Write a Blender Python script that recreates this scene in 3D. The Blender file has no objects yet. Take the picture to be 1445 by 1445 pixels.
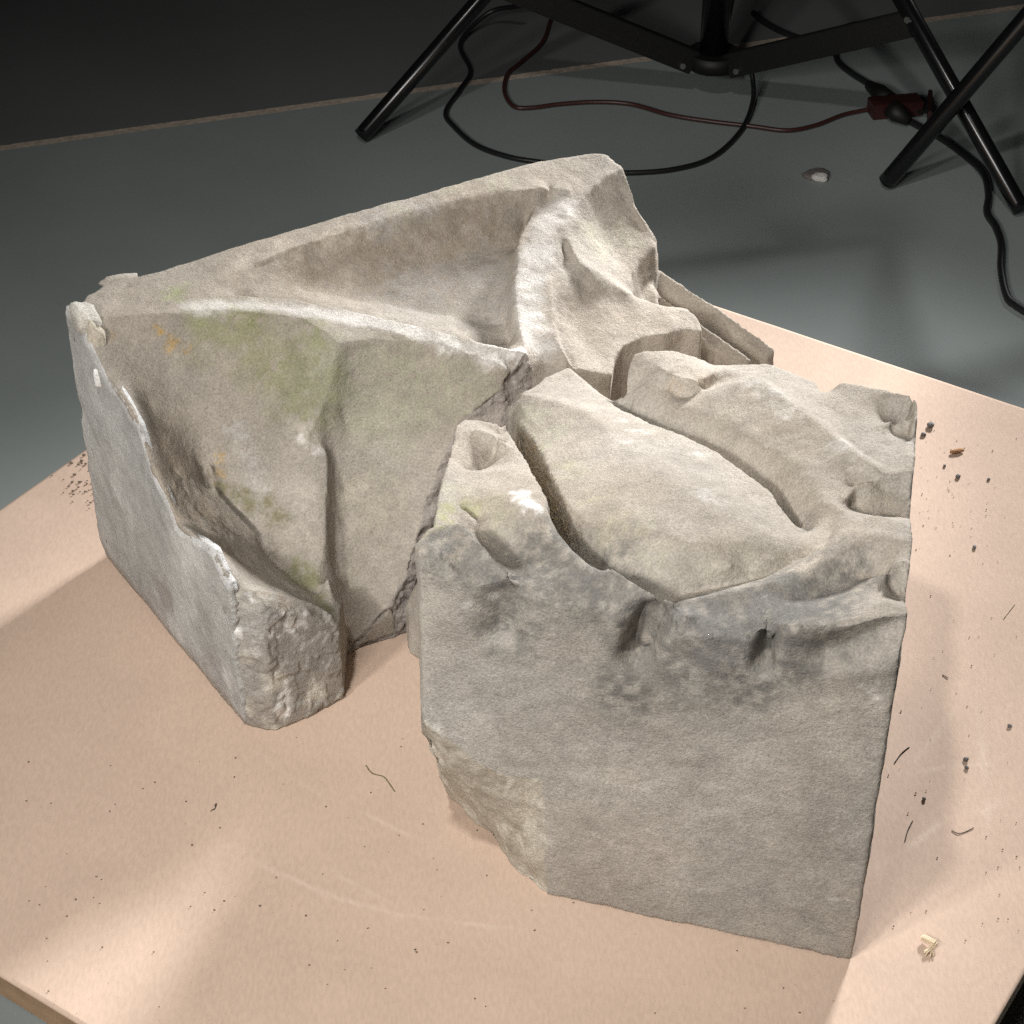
import bpy, bmesh, math, random
import numpy as np
from mathutils import Vector

# ------------------------------------------------------------------ camera
bpy.context.scene.render.engine = 'CYCLES'
scn = bpy.context.scene
COL = scn.collection
FPX, TH, DIST = 2800.0, math.radians(37.6), 1.82        # focal length in photo pixels, tilt down, metres to the board
CAM = np.array([0, -DIST*math.cos(TH), DIST*math.sin(TH)])
FW = np.array([0, math.cos(TH), -math.sin(TH)]); RT = np.array([1.0, 0, 0]); UP = np.cross(RT, FW)
cd = bpy.data.cameras.new('camera'); cam = bpy.data.objects.new('camera', cd); COL.objects.link(cam)
cd.sensor_width = 36.0; cd.lens = FPX/1445*36; cd.clip_start = 0.05; cd.clip_end = 100
cam.location = CAM; cam.rotation_euler = (math.pi/2-TH, 0, 0)
scn.camera = cam
FLOOR = -0.14

# ------------------------------------------------------------------ light
w = bpy.data.worlds.new('World'); scn.world = w; w.use_nodes = True
w.node_tree.nodes['Background'].inputs[0].default_value = (1, 1, 1, 1)
w.node_tree.nodes['Background'].inputs[1].default_value = 0.006
def area(name, loc, target, sx, sy, power, col, spread=180):
    l = bpy.data.lights.new(name, 'AREA'); l.shape = 'RECTANGLE'; l.size = sx; l.size_y = sy
    l.energy = power; l.color = col; l.spread = math.radians(spread)
    o = bpy.data.objects.new(name, l); COL.objects.link(o); o.location = loc
    o.rotation_euler = (Vector(target)-Vector(loc)).to_track_quat('-Z', 'Y').to_euler()
    return o
area('lamp_overhead_left', (-0.34, -1.08, 2.35), (0.08, -0.25, 0.1), 0.11, 0.11, 3.4, (1.0, 0.97, 0.93), 64)
area('lamp_front_left', (-0.85, -1.25, 1.15), (0.05, -0.25, 0.1), 0.14, 0.14, 2.6, (1.0, 0.97, 0.93), 80)
area('fill_softbox_beside_camera', (-0.62, -1.85, 1.25), (0.05, -0.2, 0.1), 0.4, 0.4, 3.6, (1.0, 0.975, 0.95), 80)
area('gridded_lamp_back_right', (1.2, 1.8, 1.1), (0.02, -0.25, 0.08), 0.3, 0.3, 7.8, (0.98, 0.985, 1.0), 35)
scn.view_settings.view_transform = 'Standard'; scn.view_settings.look = 'None'
scn.view_settings.exposure = 0.03; scn.view_settings.gamma = 1.0
scn.view_settings.use_curve_mapping = False
scn.cycles.use_denoising = False             # keep the fine grain of the stone

# ------------------------------------------------------------------ helpers
def ray(u, v): return FW*FPX+RT*(u-722.5)-UP*(v-722.5)
def P(u, v, z=0.0):                       # the point at height z seen at photo pixel u, v
    d = ray(u, v); return CAM+d*((z-CAM[2])/d[2])
def proj(p):
    q = p-CAM; zc = q@FW
    return 722.5+FPX*(q@RT)/zc, 722.5-FPX*(q@UP)/zc, zc
def PW(u, v, a, b):                       # the point on the vertical plane through plan points a, b
    n = np.array([-(b-a)[1], (b-a)[0]]); d = ray(u, v)
    return CAM+d*(((a-CAM[:2])@n)/(d[:2]@n))
def link(name, me, mat=None, parent=None):
    o = bpy.data.objects.new(name, me); COL.objects.link(o)
    if mat: me.materials.append(mat)
    if parent: o.parent = parent
    return o
def tag(o, label=None, cat=None, group=None, kind=None):
    if label: o['label'] = label
    if cat: o['category'] = cat
    if group: o['group'] = group
    if kind: o['kind'] = kind
    return o
def empty(name, loc=(0, 0, 0)):
    o = bpy.data.objects.new(name, None); COL.objects.link(o); o.location = loc; o.empty_display_size = .02
    return o
def hash3(ix, iy, iz, seed):
    h = (ix*374761393+iy*668265263+iz*2147483647+seed*1274126177) & 0xffffffff
    h = ((h ^ (h >> 13))*1274126177) & 0xffffffff
    h = ((h ^ (h >> 16))*2246822519) & 0xffffffff
    return ((h ^ (h >> 15)) & 0xffffff)/float(0xffffff)
def vnoise(p, s, seed=0):                 # value noise in -1..1, p (n,3) times s
    q = np.asarray(p)*s+1000.0
    i = np.floor(q).astype(np.int64); f = q-i; f = f*f*f*(f*(f*6-15)+10)
    r = 0
    for dx in (0, 1):
        for dy in (0, 1):
            for dz in (0, 1):
                wgt = (f[:, 0] if dx else 1-f[:, 0])*(f[:, 1] if dy else 1-f[:, 1])*(f[:, 2] if dz else 1-f[:, 2])
                r = r+wgt*hash3(i[:, 0]+dx, i[:, 1]+dy, i[:, 2]+dz, seed)
    return r*2-1
def fbm(p, s, octv=4, seed=0, gain=.5):
    a, r, t = 1.0, 0, 0
    for k in range(octv):
        r = r+a*vnoise(p, s*2.03**k, seed+k*17); t += a; a *= gain
    return r/t
def smooth(a, b, x):
    t = np.clip((x-a)/(b-a), 0, 1); return t*t*(3-2*t)
def in_poly(X, Y, poly):
    r = np.zeros(X.shape, bool); n = len(poly)
    for k in range(n):
        x0, y0 = poly[k]; x1, y1 = poly[(k+1) % n]
        if y0 == y1: continue
        c = ((y0 > Y) != (y1 > Y)) & (X < (x1-x0)*(Y-y0)/(y1-y0)+x0)
        r ^= c
    return r
def densify(pts, step):
    out = []
    for a, b in zip(pts[:-1], pts[1:]):
        a = np.asarray(a, float); b = np.asarray(b, float)
        n = max(1, int(np.linalg.norm((b-a)[:2])/step))
        for k in range(n): out.append(a+(b-a)*k/n)
    out.append(np.asarray(pts[-1], float)); return np.array(out)
def seg_dist(p, pts):                     # distance from points p to a polyline and where along it (0..1)
    best = np.full(len(p), 1e9); par = np.zeros(len(p)); n = len(pts)-1
    for k in range(n):
        a, b = pts[k], pts[k+1]; ab = b-a
        t = np.clip(((p-a)@ab)/max(ab@ab, 1e-12), 0, 1)
        d = np.linalg.norm(p-(a+t[:, None]*ab), axis=1)
        m = d < best; best[m] = d[m]; par[m] = (k+t[m])/n
    return best, par

# ------------------------------------------------------------------ procedural materials
def material(name):
    m = bpy.data.materials.new(name); m.use_nodes = True
    return m, m.node_tree.nodes, m.node_tree.links, m.node_tree.nodes['Principled BSDF']
def plain(name, col, rough=.5, metal=0, bump=0, scale=200, var=.15):
    m, N, L, b = material(name)
    tc = N.new('ShaderNodeTexCoord'); nz = N.new('ShaderNodeTexNoise'); nz.inputs['Scale'].default_value = scale
    nz.inputs['Detail'].default_value = 5; L.new(tc.outputs['Object'], nz.inputs['Vector'])
    rp = N.new('ShaderNodeMapRange'); rp.inputs[3].default_value = 1-var; rp.inputs[4].default_value = 1+var
    L.new(nz.outputs['Fac'], rp.inputs[0])
    mx = N.new('ShaderNodeMix'); mx.data_type = 'RGBA'; mx.blend_type = 'MULTIPLY'; mx.inputs[0].default_value = 1
    mx.inputs[6].default_value = (*col, 1); L.new(rp.outputs[0], mx.inputs[7]); L.new(mx.outputs[2], b.inputs['Base Color'])
    b.inputs['Roughness'].default_value = rough; b.inputs['Metallic'].default_value = metal
    if bump:
        bp = N.new('ShaderNodeBump'); bp.inputs['Strength'].default_value = bump; bp.inputs['Distance'].default_value = .001
        L.new(nz.outputs['Fac'], bp.inputs['Height']); L.new(bp.outputs[0], b.inputs['Normal'])
    return m
def stone_material(name):
    m, N, L, b = material(name)
    at = N.new('ShaderNodeAttribute'); at.attribute_name = 'albedo'
    tc = N.new('ShaderNodeTexCoord')
    def noise(scale, detail, rough=.6):
        n = N.new('ShaderNodeTexNoise'); n.inputs['Scale'].default_value = scale; n.inputs['Detail'].default_value = detail
        n.inputs['Roughness'].default_value = rough; L.new(tc.outputs['Object'], n.inputs['Vector']); return n
    g = noise(600, 3, .75)                 # sand grains
    mr = N.new('ShaderNodeMapRange'); mr.inputs[1].default_value = .25; mr.inputs[2].default_value = .75
    mr.inputs[3].default_value = .66; mr.inputs[4].default_value = 1.33; L.new(g.outputs['Fac'], mr.inputs[0])
    g2 = noise(55, 6, .65)
    mr2 = N.new('ShaderNodeMapRange'); mr2.inputs[1].default_value = .25; mr2.inputs[2].default_value = .75
    mr2.inputs[3].default_value = .82; mr2.inputs[4].default_value = 1.16; L.new(g2.outputs['Fac'], mr2.inputs[0])
    mul = N.new('ShaderNodeMath'); mul.operation = 'MULTIPLY'; L.new(mr.outputs[0], mul.inputs[0]); L.new(mr2.outputs[0], mul.inputs[1])
    mx = N.new('ShaderNodeMix'); mx.data_type = 'RGBA'; mx.blend_type = 'MULTIPLY'; mx.inputs[0].default_value = 1
    L.new(at.outputs['Color'], mx.inputs[6]); L.new(mul.outputs[0], mx.inputs[7]); L.new(mx.outputs[2], b.inputs['Base Color'])
    b.inputs['Roughness'].default_value = .95
    b.inputs['Specular IOR Level'].default_value = .12
    b1 = N.new('ShaderNodeBump'); b1.inputs['Strength'].default_value = .8; b1.inputs['Distance'].default_value = .0011
    L.new(g.outputs['Fac'], b1.inputs['Height'])
    h = noise(260, 4, .6)
    b2 = N.new('ShaderNodeBump'); b2.inputs['Strength'].default_value = .4; b2.inputs['Distance'].default_value = .0022
    L.new(h.outputs['Fac'], b2.inputs['Height']); L.new(b2.outputs[0], b1.inputs['Normal']); L.new(b1.outputs[0], b.inputs['Normal'])
    return m
STONE = stone_material('sandstone')

# ------------------------------------------------------------------ floor, board, paper
E1 = np.array([.833, -.553]); E2 = np.array([.553, .833])
E1 /= np.linalg.norm(E1); E2 = np.array([-E1[1], E1[0]])
A0, A1_, B0, B1 = -.394, .595, -.6435, .418
def tp(a, b): return E1*a+E2*b

# ------------------------------------------------------------------ stones: a carved relief solved between measured arrises
def solve_relief(curves, sources, bb, res, blur=1, soft=(), thick=()):
    nx = int((bb[1]-bb[0])/res)+1; ny = int((bb[3]-bb[2])/res)+1
    pts = np.concatenate([densify(c, res*.4) for c in curves])
    for c in thick:
        d = densify(c, res*.4)
        pts = np.concatenate([pts]+[d+np.array([ox*res, oy*res, 0]) for ox, oy in ((1, 0), (-1, 0), (0, 1), (0, -1))])
    H = None
    levels = [16, 8, 4, 2, 1]
    for lv in levels:
        r = res*lv; mx = (nx-1)//lv+2; my = (ny-1)//lv+2
        ix = np.clip(np.round((pts[:, 0]-bb[0])/r).astype(int), 0, mx-1); iy = np.clip(np.round((pts[:, 1]-bb[2])/r).astype(int), 0, my-1)
        s = np.zeros((my, mx)); c = np.zeros((my, mx))
        np.add.at(s, (iy, ix), pts[:, 2]); np.add.at(c, (iy, ix), 1)
        fix = c > 0; val = np.where(fix, s/np.maximum(c, 1), 0)
        gx = bb[0]+np.arange(mx)*r; gy = bb[2]+np.arange(my)*r; X, Y = np.meshgrid(gx, gy)
        src = np.zeros((my, mx))
        for poly, k in sources: src += np.where(in_poly(X, Y, poly), k, 0)
        if H is None: H = np.full((my, mx), pts[:, 2].mean())
        else:
            jx = np.clip(np.arange(mx)/2, 0, H.shape[1]-1.001); jy = np.clip(np.arange(my)/2, 0, H.shape[0]-1.001)
            x0 = jx.astype(int); y0 = jy.astype(int); fx = jx-x0; fy = (jy-y0)[:, None]
            H = (H[y0][:, x0]*(1-fx)+H[y0][:, x0+1]*fx)*(1-fy)+(H[y0+1][:, x0]*(1-fx)+H[y0+1][:, x0+1]*fx)*fy
        H = np.where(fix, val, H)
        for it in range(220 if lv > 1 else 260):
            p = np.pad(H, 1, mode='edge')
            n = (p[:-2, 1:-1]+p[2:, 1:-1]+p[1:-1, :-2]+p[1:-1, 2:])/4+src*r*r/4
            H = np.where(fix, val, n)
    for k in range(blur):
        p = np.pad(H, 1, mode='edge')
        H = (4*H+2*(p[:-2, 1:-1]+p[2:, 1:-1]+p[1:-1, :-2]+p[1:-1, 2:])+p[:-2, :-2]+p[2:, 2:]+p[:-2, 2:]+p[2:, :-2])/16
    for poly, it in soft:                 # worn, evenly rounded fields between the arrises
        m = in_poly(X, Y, poly)
        for k in range(it):
            p = np.pad(H, 1, mode='edge')
            H = np.where(m, (p[:-2, 1:-1]+p[2:, 1:-1]+p[1:-1, :-2]+p[1:-1, 2:]+4*H)/8, H)
    return X, Y, H
def relief_mesh(name, X, Y, H, outline, res, base=.0):
    inside = in_poly(X, Y, outline)
    ny, nx = X.shape
    cell = inside[:-1, :-1] & inside[1:, :-1] & inside[:-1, 1:] & inside[1:, 1:]
    used = np.zeros_like(inside); used[:-1, :-1] |= cell; used[1:, :-1] |= cell; used[:-1, 1:] |= cell; used[1:, 1:] |= cell
    idx = -np.ones(X.shape, int); idx[used] = np.arange(used.sum()); n = used.sum()
    px = X[used].copy(); py = Y[used].copy(); pz = np.maximum(H[used], base+.004)
    cc = np.zeros(X.shape, int); cc[:-1, :-1] += cell; cc[1:, :-1] += cell; cc[:-1, 1:] += cell; cc[1:, 1:] += cell
    rim = cc[used] < 4
    q = np.c_[px, py][rim]; best = np.full(len(q), 1e9); bp = q.copy()     # pull the rim onto the measured outline
    for k in range(len(outline)):
        a = np.array(outline[k]); b = np.array(outline[(k+1) % len(outline)]); ab = b-a
        t = np.clip(((q-a)@ab)/max(ab@ab, 1e-12), 0, 1); c = a+t[:, None]*ab; d = np.linalg.norm(q-c, axis=1)
        m = d < best; best[m] = d[m]; bp[m] = c[m]
    px[rim] = bp[:, 0]; py[rim] = bp[:, 1]
    V = np.r_[np.c_[px, py, pz], np.c_[px, py, np.full(n, base)]]
    F = []
    jj, ii = np.nonzero(cell)
    a = idx[jj, ii]; b = idx[jj, ii+1]; c = idx[jj+1, ii+1]; d = idx[jj+1, ii]
    F += np.c_[a, b, c, d].tolist(); F += np.c_[d+n, c+n, b+n, a+n].tolist()
    edges = {}
    for f in np.c_[a, b, c, d].tolist():
        for k in range(4):
            e = (f[k], f[(k+1) % 4])
            if (e[1], e[0]) in edges: del edges[(e[1], e[0])]
            else: edges[e] = 1
    F += [[e[1], e[0], e[0]+n, e[1]+n] for e in edges]
    me = bpy.data.meshes.new(name); me.from_pydata(V.tolist(), [], F); me.update()
    return me
def add_prism(me, top):                   # joins an upright solid, from a measured top face down to the table, to a mesh before remeshing
    bm = bmesh.new(); bm.from_mesh(me)
    a = [bm.verts.new(p) for p in top]; b = [bm.verts.new((p[0], p[1], 0)) for p in top]; n = len(top)
    fs = [bm.faces.new(a), bm.faces.new(b[::-1])]+[bm.faces.new((a[k], b[k], b[(k+1) % n], a[(k+1) % n])) for k in range(n)]
    bmesh.ops.recalc_face_normals(bm, faces=fs); bm.to_mesh(me); bm.free()
def remesh(me, voxel, it):
    o = bpy.data.objects.new('tmp', me); COL.objects.link(o)
    r = o.modifiers.new('r', 'REMESH'); r.mode = 'VOXEL'; r.voxel_size = voxel
    s = o.modifiers.new('s', 'SMOOTH'); s.factor = .5; s.iterations = it
    dg = bpy.context.evaluated_depsgraph_get()
    m2 = bpy.data.meshes.new_from_object(o.evaluated_get(dg))
    bpy.data.objects.remove(o); return m2
def relax(me, v, mask, it):               # evens out a few vertices so that sawn arrises read as stone, not as voxels
    e = np.empty(len(me.edges)*2, np.int32); me.edges.foreach_get('vertices', e); e = e.reshape(-1, 2)
    deg = np.bincount(e.ravel(), minlength=len(v)).astype(float)[:, None]; mk = np.asarray(mask, float)[:, None]
    for k in range(it):
        s = np.zeros_like(v); np.add.at(s, e[:, 0], v[e[:, 1]]); np.add.at(s, e[:, 1], v[e[:, 0]])
        v = v+mk*.6*(s/np.maximum(deg, 1)-v)
    return v
def get_vn(me):
    n = len(me.vertices); v = np.empty(n*3); me.vertices.foreach_get('co', v)
    nn = np.empty(n*3); me.vertices.foreach_get('normal', nn)
    return v.reshape(-1, 3), nn.reshape(-1, 3)
def set_v(me, v):
    me.vertices.foreach_set('co', v.astype(np.float32).ravel()); me.update()
def set_albedo(me, rgb):
    a = me.color_attributes.new('albedo', 'FLOAT_COLOR', 'POINT')
    a.data.foreach_set('color', np.c_[rgb, np.ones(len(rgb))].astype(np.float32).ravel())
    me.polygons.foreach_set('use_smooth', np.ones(len(me.polygons), bool))
def chip_edges(me, v, n, amt, seed):     # knocks small bits off proud arrises
    c = np.clip(((v-relax(me, v, np.ones(len(v)), 10))*n).sum(1), 0, .004)
    return v-n*(c*amt*np.clip(fbm(v, 55, 4, seed)*3+.1, 0, 1.6))[:, None]
class Anchor:                             # finds the surface point of a stone that the photograph shows at a pixel
    def __init__(s, v):
        s.v = v; s.u, s.w, s.d = proj(v)
    def __call__(s, u, w):
        r = np.hypot(s.u-u, s.w-w); m = np.nonzero(r < max(4, r.min()+1))[0]
        return s.v[m[np.argmin(s.d[m])]]
def blend(rgb, mask, col):
    mask = np.clip(mask, 0, 1)[:, None]; return rgb*(1-mask)+np.array(col)*mask
def blob(v, c, rad, seed, rag=.6, scale=None):
    d = np.linalg.norm((v-c)/np.asarray(rad), axis=1); r = np.max(rad)
    e = d+rag*(.8*fbm(v, .55/r, 4, seed)+.5*fbm(v, 2.2/r, 3, seed+5))
    return np.clip(1-smooth(.15, 1.15, e), 0, 1)*np.clip(.62+1.5*fbm(v, 170, 3, seed+9), .06, 1)
def C3(pts): return [P(*p) for p in pts]
def XY(pts): return [tuple(P(*p)[:2]) for p in pts]
def shift(c, dx, dy, dz): return [p+np.array([dx, dy, dz]) for p in c]
# ================================================================== stone with ribs (back left)
RES = .0016
LA, LB = P(152, 788)[:2], P(345, 1022)[:2]              # foot of the mortared left side
mort_px = [(105, 437), (128, 480), (154, 535), (175, 561), (194, 595), (210, 647), (232, 692), (250, 737), (274, 754), (301, 772), (315, 806), (336, 836)]
mort_top = [PW(u, v, LA, LB) for u, v in mort_px]
back_px = [(105, 437, .262), (122, 416, .262), (165, 391, .262), (200, 388.6, .262), (259, 369.5, .262), (404, 325, .262), (563, 281, .262), (650, 257, .262),
           (764, 226, .262), (830, 216, .262), (854, 217, .262), (878, 235, .258)]
right_px = [(887, 255, .249), (899, 293, .229), (927, 335, .203), (930, 365, .182), (927, 392, .166), (926, 412, .157)]
lobe_back = [(935, 428, .178), (968, 434, .174)]
lobe_px = [(988, 453, .169), (992, 468, .166), (961, 465, .172), (937, 471, .176), (906, 476, .178), (878, 488, .179), (866, 504, .178), (862, 529, .176), (837, 526, .181), (811, 518, .187), (800, 506, .195)]
o1 = XY(back_px)+XY(right_px)+XY(lobe_back)+XY(lobe_px)
foot1 = [np.array([.055, -.075, .1]), np.array([.022, -.098, .07]), np.array([-.02, -.125, .05]), np.array([-.055, -.152, .03]), P(573, 890, .004), P(530, 903, .004), P(490, 917, .004)]
endb = [P(489, 925, .06), P(487, 983, .01)]
o1 += [tuple(p[:2]) for p in foot1]
o1 += [tuple(P(487, 984)[:2]), tuple(P(440, 1008)[:2]), tuple(P(388, 1031)[:2]), tuple(P(345, 1022)[:2])]
o1 += [tuple((LB+(LA-LB)*t)) for t in (.3, .6, .85)]+[tuple(LA)]
c1 = []
c1.append(C3(back_px)); c1.append(C3(right_px)); c1.append(C3(lobe_px)); c1.append(foot1)
c1.append(mort_top)
# flat border: inner arris above the long hollow, and arris above the left panel
rim_in = C3([(262, 414, .26), (330, 384, .26), (400, 352, .26), (470, 331, .26), (540, 313, .26), (640, 288, .26), (720, 271, .259), (770, 264, .258), (800, 265, .256)])
c1.append(rim_in)
c1.append(C3([(112, 440, .262), (146, 447, .26), (218, 446, .26), (262, 438, .257)]))
# the long hollow between border and first rib
c1.append(C3([(330, 394, .256), (400, 367, .253), (470, 350, .25), (540, 336, .248), (640, 313, .247), (715, 293, .248)]))
c1.append(C3([(350, 404, .25), (430, 391, .238), (520, 384, .23), (600, 374, .223), (680, 359, .22), (712, 345, .221)]))
c1.append(C3([(430, 411, .232), (520, 424, .216), (600, 439, .204), (680, 454, .197), (703, 459, .197)]))
# first rib: upper and lower arris of its pale band, and its hidden back
crest = C3([(260, 424, .258), (330, 417, .254), (400, 420, .25), (480, 433, .245), (545, 450, .24), (600, 462, .233), (650, 475, .226), (700, 487, .218), (743, 498, .21)])
c1.append(crest)
c1.append([p+np.array([.002, .006+.004*t, -.01-.018*t]) for p, t in zip(crest, np.linspace(0, 1, len(crest)))][1:-1])
c1.append(C3([(262, 437, .257), (330, 437, .254), (390, 444, .249), (430, 449, .246), (490, 456, .242), (545, 466, .237), (585, 478, .23), (640, 489, .224), (690, 508, .213), (715, 518, .206)]))
# sunk triangle beside the rib
c1.append(C3([(430, 450, .246), (455, 467, .243), (475, 484, .239), (520, 478, .236), (560, 476, .232), (585, 479, .23)]))
# white fillet on the right, the scoop behind it, a sunk triangle and the dished lobe
fil_l = C3([(778, 273, .25), (754, 297, .245), (733, 338, .238), (723, 387, .229), (724, 421, .223), (733, 463, .215), (743, 494, .209)])
fil_r = C3([(823, 276, .25), (802, 300, .245), (797, 328, .239), (794, 333, .238), (778, 363, .232), (776, 401, .225), (780, 425, .219), (780, 449, .213), (788, 480, .204), (800, 505, .196)])
c1.append(fil_l); c1.append(fil_r)
c1.append([p+np.array([-.008, 0, -.02]) for p in fil_l][1:6])
c1.append(C3([(797, 328, .239), (806, 350, .232), (816, 368, .227), (823, 375, .225), (851, 392, .213), (885, 411, .198), (899, 418, .189)]))
c1.append(C3([(796, 352, .228), (803, 366, .224), (792, 382, .222)]))
c1.append(C3([(823, 276, .25), (857, 246, .257), (878, 236, .258)]))
c1.append(C3([(838, 285, .24), (845, 310, .229), (855, 340, .216), (872, 365, .205), (885, 385, .197)]))
c1.append(C3([(875, 265, .245), (885, 295, .229), (905, 328, .21)]))
c1.append(C3([(925, 343, .201), (903, 363, .199), (891, 383, .195), (890, 404, .191)]))
c1.append([p+np.array([.01, .008, -.03]) for p in C3([(905, 362, .199), (892, 383, .195), (891, 402, .191)])])
ring = C3([(823, 376, .224), (805, 388, .2235), (788, 404, .222), (781, 425, .2165), (781, 449, .211), (789, 480, .202), (803, 508, .192), (830, 523, .184), (860, 527, .178)])
c1.append([p+np.array([.004, -.0015, -.009]) for p in ring][1:-1])
c1.append(C3([(840, 416, .203), (815, 430, .201), (812, 460, .193), (830, 492, .183), (850, 505, .178)]))
c1.append(C3([(875, 435, .189), (905, 448, .183), (950, 452, .176)]))
c1.append(C3([(903, 420, .189), (937, 432, .18), (968, 437, .175), (987, 454, .17), (991, 466, .167)]))
# hole between lobe and scoop
c1.append([p+np.array([.003, .012, -.04]) for p in C3([(895, 412, .187), (905, 419, .186), (918, 424, .182)])])
# soft Y ridge between the two green panels
yr = C3([(475, 486, .238), (470, 515, .223), (463, 550, .203), (450, 585, .187), (436, 608, .177), (432, 625, .169)])
c1.append(yr)
# left panel
c1.append(C3([(190, 500, .236), (240, 520, .221), (320, 535, .212), (400, 535, .209), (435, 528, .213)]))
c1.append(C3([(212, 575, .207), (280, 590, .188), (350, 600, .18), (410, 602, .176)]))
# upright fillet strip below the Y
strip_l = C3([(398, 640, .159), (397, 690, .135), (397, 740, .113), (400, 785, .094)])
strip_r = C3([(430, 606, .177), (452, 622, .168), (462, 640, .158), (461, 690, .134), (459, 740, .112), (457, 775, .098), (450, 796, .09)])
c1.append(strip_l); c1.append(strip_r)
c1.append([p+np.array([.005, .008, -.015-.03*t]) for p, t in zip(strip_r, np.linspace(-.3, 1, 7))][2:-1])
# nook left of the strip, and the broken slope along the mortar
c1.append(C3([(293, 648, .163), (308, 697, .139), (348, 738, .12), (388, 776, .1)]))
c1.append(C3([(330, 645, .158), (352, 690, .136), (378, 722, .119), (390, 765, .101)]))
c1.append(C3([(284, 655, .15), (298, 702, .127), (338, 748, .107), (392, 797, .087), (448, 843, .075)]))
c1.append(C3([(248, 668, .166), (275, 715, .147), (312, 755, .135), (352, 800, .119), (405, 825, .103), (460, 856, .086)]))
c1.append(C3([(330, 830, .149), (370, 832, .137), (410, 840, .121), (445, 852, .105), (476, 872, .086)]))
c1.append(C3([(338, 842, .147), (368, 842, .137), (405, 850, .12), (440, 864, .104), (478, 882, .08)]))
c1.append([np.array([*p[:2], z]) for p, z in zip([P(484, 984), P(440, 1008), P(388, 1031), P(345, 1022), P(343, 1020)], (.074, .1, .128, .14, .146))])
c1.append(C3([(482, 885, .075), (470, 845, .085), (462, 812, .09)]))
# right panel (to the broken edge)
brk = C3([(743, 498, .209), (722, 523, .201), (703, 552, .189), (668, 580, .178), (645, 598, .168), (628, 640, .147), (603, 700, .117), (588, 755, .089), (575, 805, .063), (550, 848, .041), (520, 885, .02), (498, 908, .008)])
c1.append(brk)
c1.append(C3([(479, 488, .236), (520, 482, .234), (575, 481, .23), (640, 493, .221), (690, 512, .21)]))
c1.append(C3([(500, 540, .199), (560, 545, .197), (620, 545, .197), (672, 543, .195)]))
c1.append(C3([(485, 600, .168), (530, 605, .164), (585, 608, .162), (625, 602, .165)]))
c1.append(C3([(482, 690, .119), (505, 690, .118), (550, 680, .123), (595, 690, .121)]))
c1.append(C3([(480, 740, .094), (530, 765, .081), (570, 775, .078)]))
c1.append(C3([(482, 830, .05), (505, 842, .042), (530, 847, .039)]))
soft1 = [(XY([(300, 410, .25), (540, 330, .245), (720, 285, .245), (728, 385, .215), (725, 465, .195), (600, 445, .2), (430, 414, .23)]), 60),
         (XY([(150, 450, .258), (260, 445, .255), (385, 458, .243), (440, 480, .232), (448, 510, .22), (440, 560, .198), (410, 602, .177), (285, 632, .168), (220, 580, .203)]), 50),
         (XY([(495, 505, .222), (580, 493, .224), (690, 524, .205), (695, 550, .19), (640, 600, .167), (605, 700, .118), (565, 800, .065), (502, 890, .015), (490, 830, .047), (492, 700, .115), (540, 658, .137), (545, 610, .162), (488, 604, .166)]), 40),
         (XY([(820, 290, .245), (860, 255, .25), (900, 320, .214), (890, 380, .195), (885, 405, .195), (830, 375, .22), (800, 325, .238)]), 40),
         (XY([(806, 415, .208), (838, 396, .209), (900, 428, .186), (975, 446, .172), (905, 466, .18), (868, 486, .18), (850, 512, .178), (818, 500, .188), (800, 450, .203)]), 30)]
X, Y, H = solve_relief(c1, [], (-.375, .275, -.31, .225), RES, 0, soft1, [C3(back_px), C3(right_px), C3(lobe_px)])
me1 = relief_mesh('body', X, Y, H, o1, RES)
# two parallel bars with a channel between them
add_prism(me1, C3([(926, 378, .17), (936, 381, .168), (1079, 477, .137), (1096, 493, .131), (1082, 506, .125), (1000, 449, .143), (914, 404, .158)]))
add_prism(me1, C3([(916, 408, .158), (928, 411, .163), (1064, 507, .131), (1050, 519, .125), (990, 477, .141), (925, 426, .155)]))
add_prism(me1, [np.array([*p[:2], z]) for p, z in zip(C3([(920, 392, .16), (1082, 488, .132), (1050, 515, .119), (925, 425, .147)]), (.143, .114, .106, .138))])
me1 = remesh(me1, .0015, 2)
v, n = get_vn(me1)
v = relax(me1, v, (v[:, 0] > .11) & (v[:, 1] > .03) & (v[:, 2] > .01), 9)
set_v(me1, v); v, n = get_vn(me1)
an1 = Anchor(v)
# fracture roughness
rough = np.zeros(len(v))
d, _ = seg_dist(v[:, :2], [p[:2] for p in brk]); side = (v[:, 0]*.62-v[:, 1]*.78)      # beyond the broken edge
bx = np.array([p[:2] for p in brk])
beyond = in_poly(v[:, 0], v[:, 1], [tuple(p) for p in bx]+[tuple(p[:2]) for p in foot1[::-1]])
rough = np.maximum(rough, np.where(beyond, 1.0, 0))
gul = [an1(262, 690), an1(300, 735), an1(350, 785), an1(420, 830)]
dg_, _ = seg_dist(v, gul); rough = np.maximum(rough, .45*(1-smooth(.012, .026, dg_)))
v = chip_edges(me1, v, n, .6, 77)
v = v+n*(fbm(v, 22, 3, 3)*.0016+fbm(v, 90, 3, 5)*.0007)[:, None]
v = v+n*(rough*(fbm(v*np.array([1, 1, 1.6]), 45, 4, 9)*.006+np.abs(fbm(v, 120, 3, 11))*.0025))[:, None]
endf = (n[:, 1] < -.55) & (v[:, 1] < -.23)
fl = smooth(.0, .06, fbm(v, 34, 3, 13))+.7*smooth(.1, .14, fbm(v, 50, 3, 14))
v = v+n*np.where(endf, .0014*fl-.0006, 0)[:, None]
v[:, 2] = np.maximum(v[:, 2], 0.0)
set_v(me1, v)
rgb1 = np.tile(np.array([.355, .322, .278]), (len(v), 1))
ROUGH1 = rough

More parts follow.
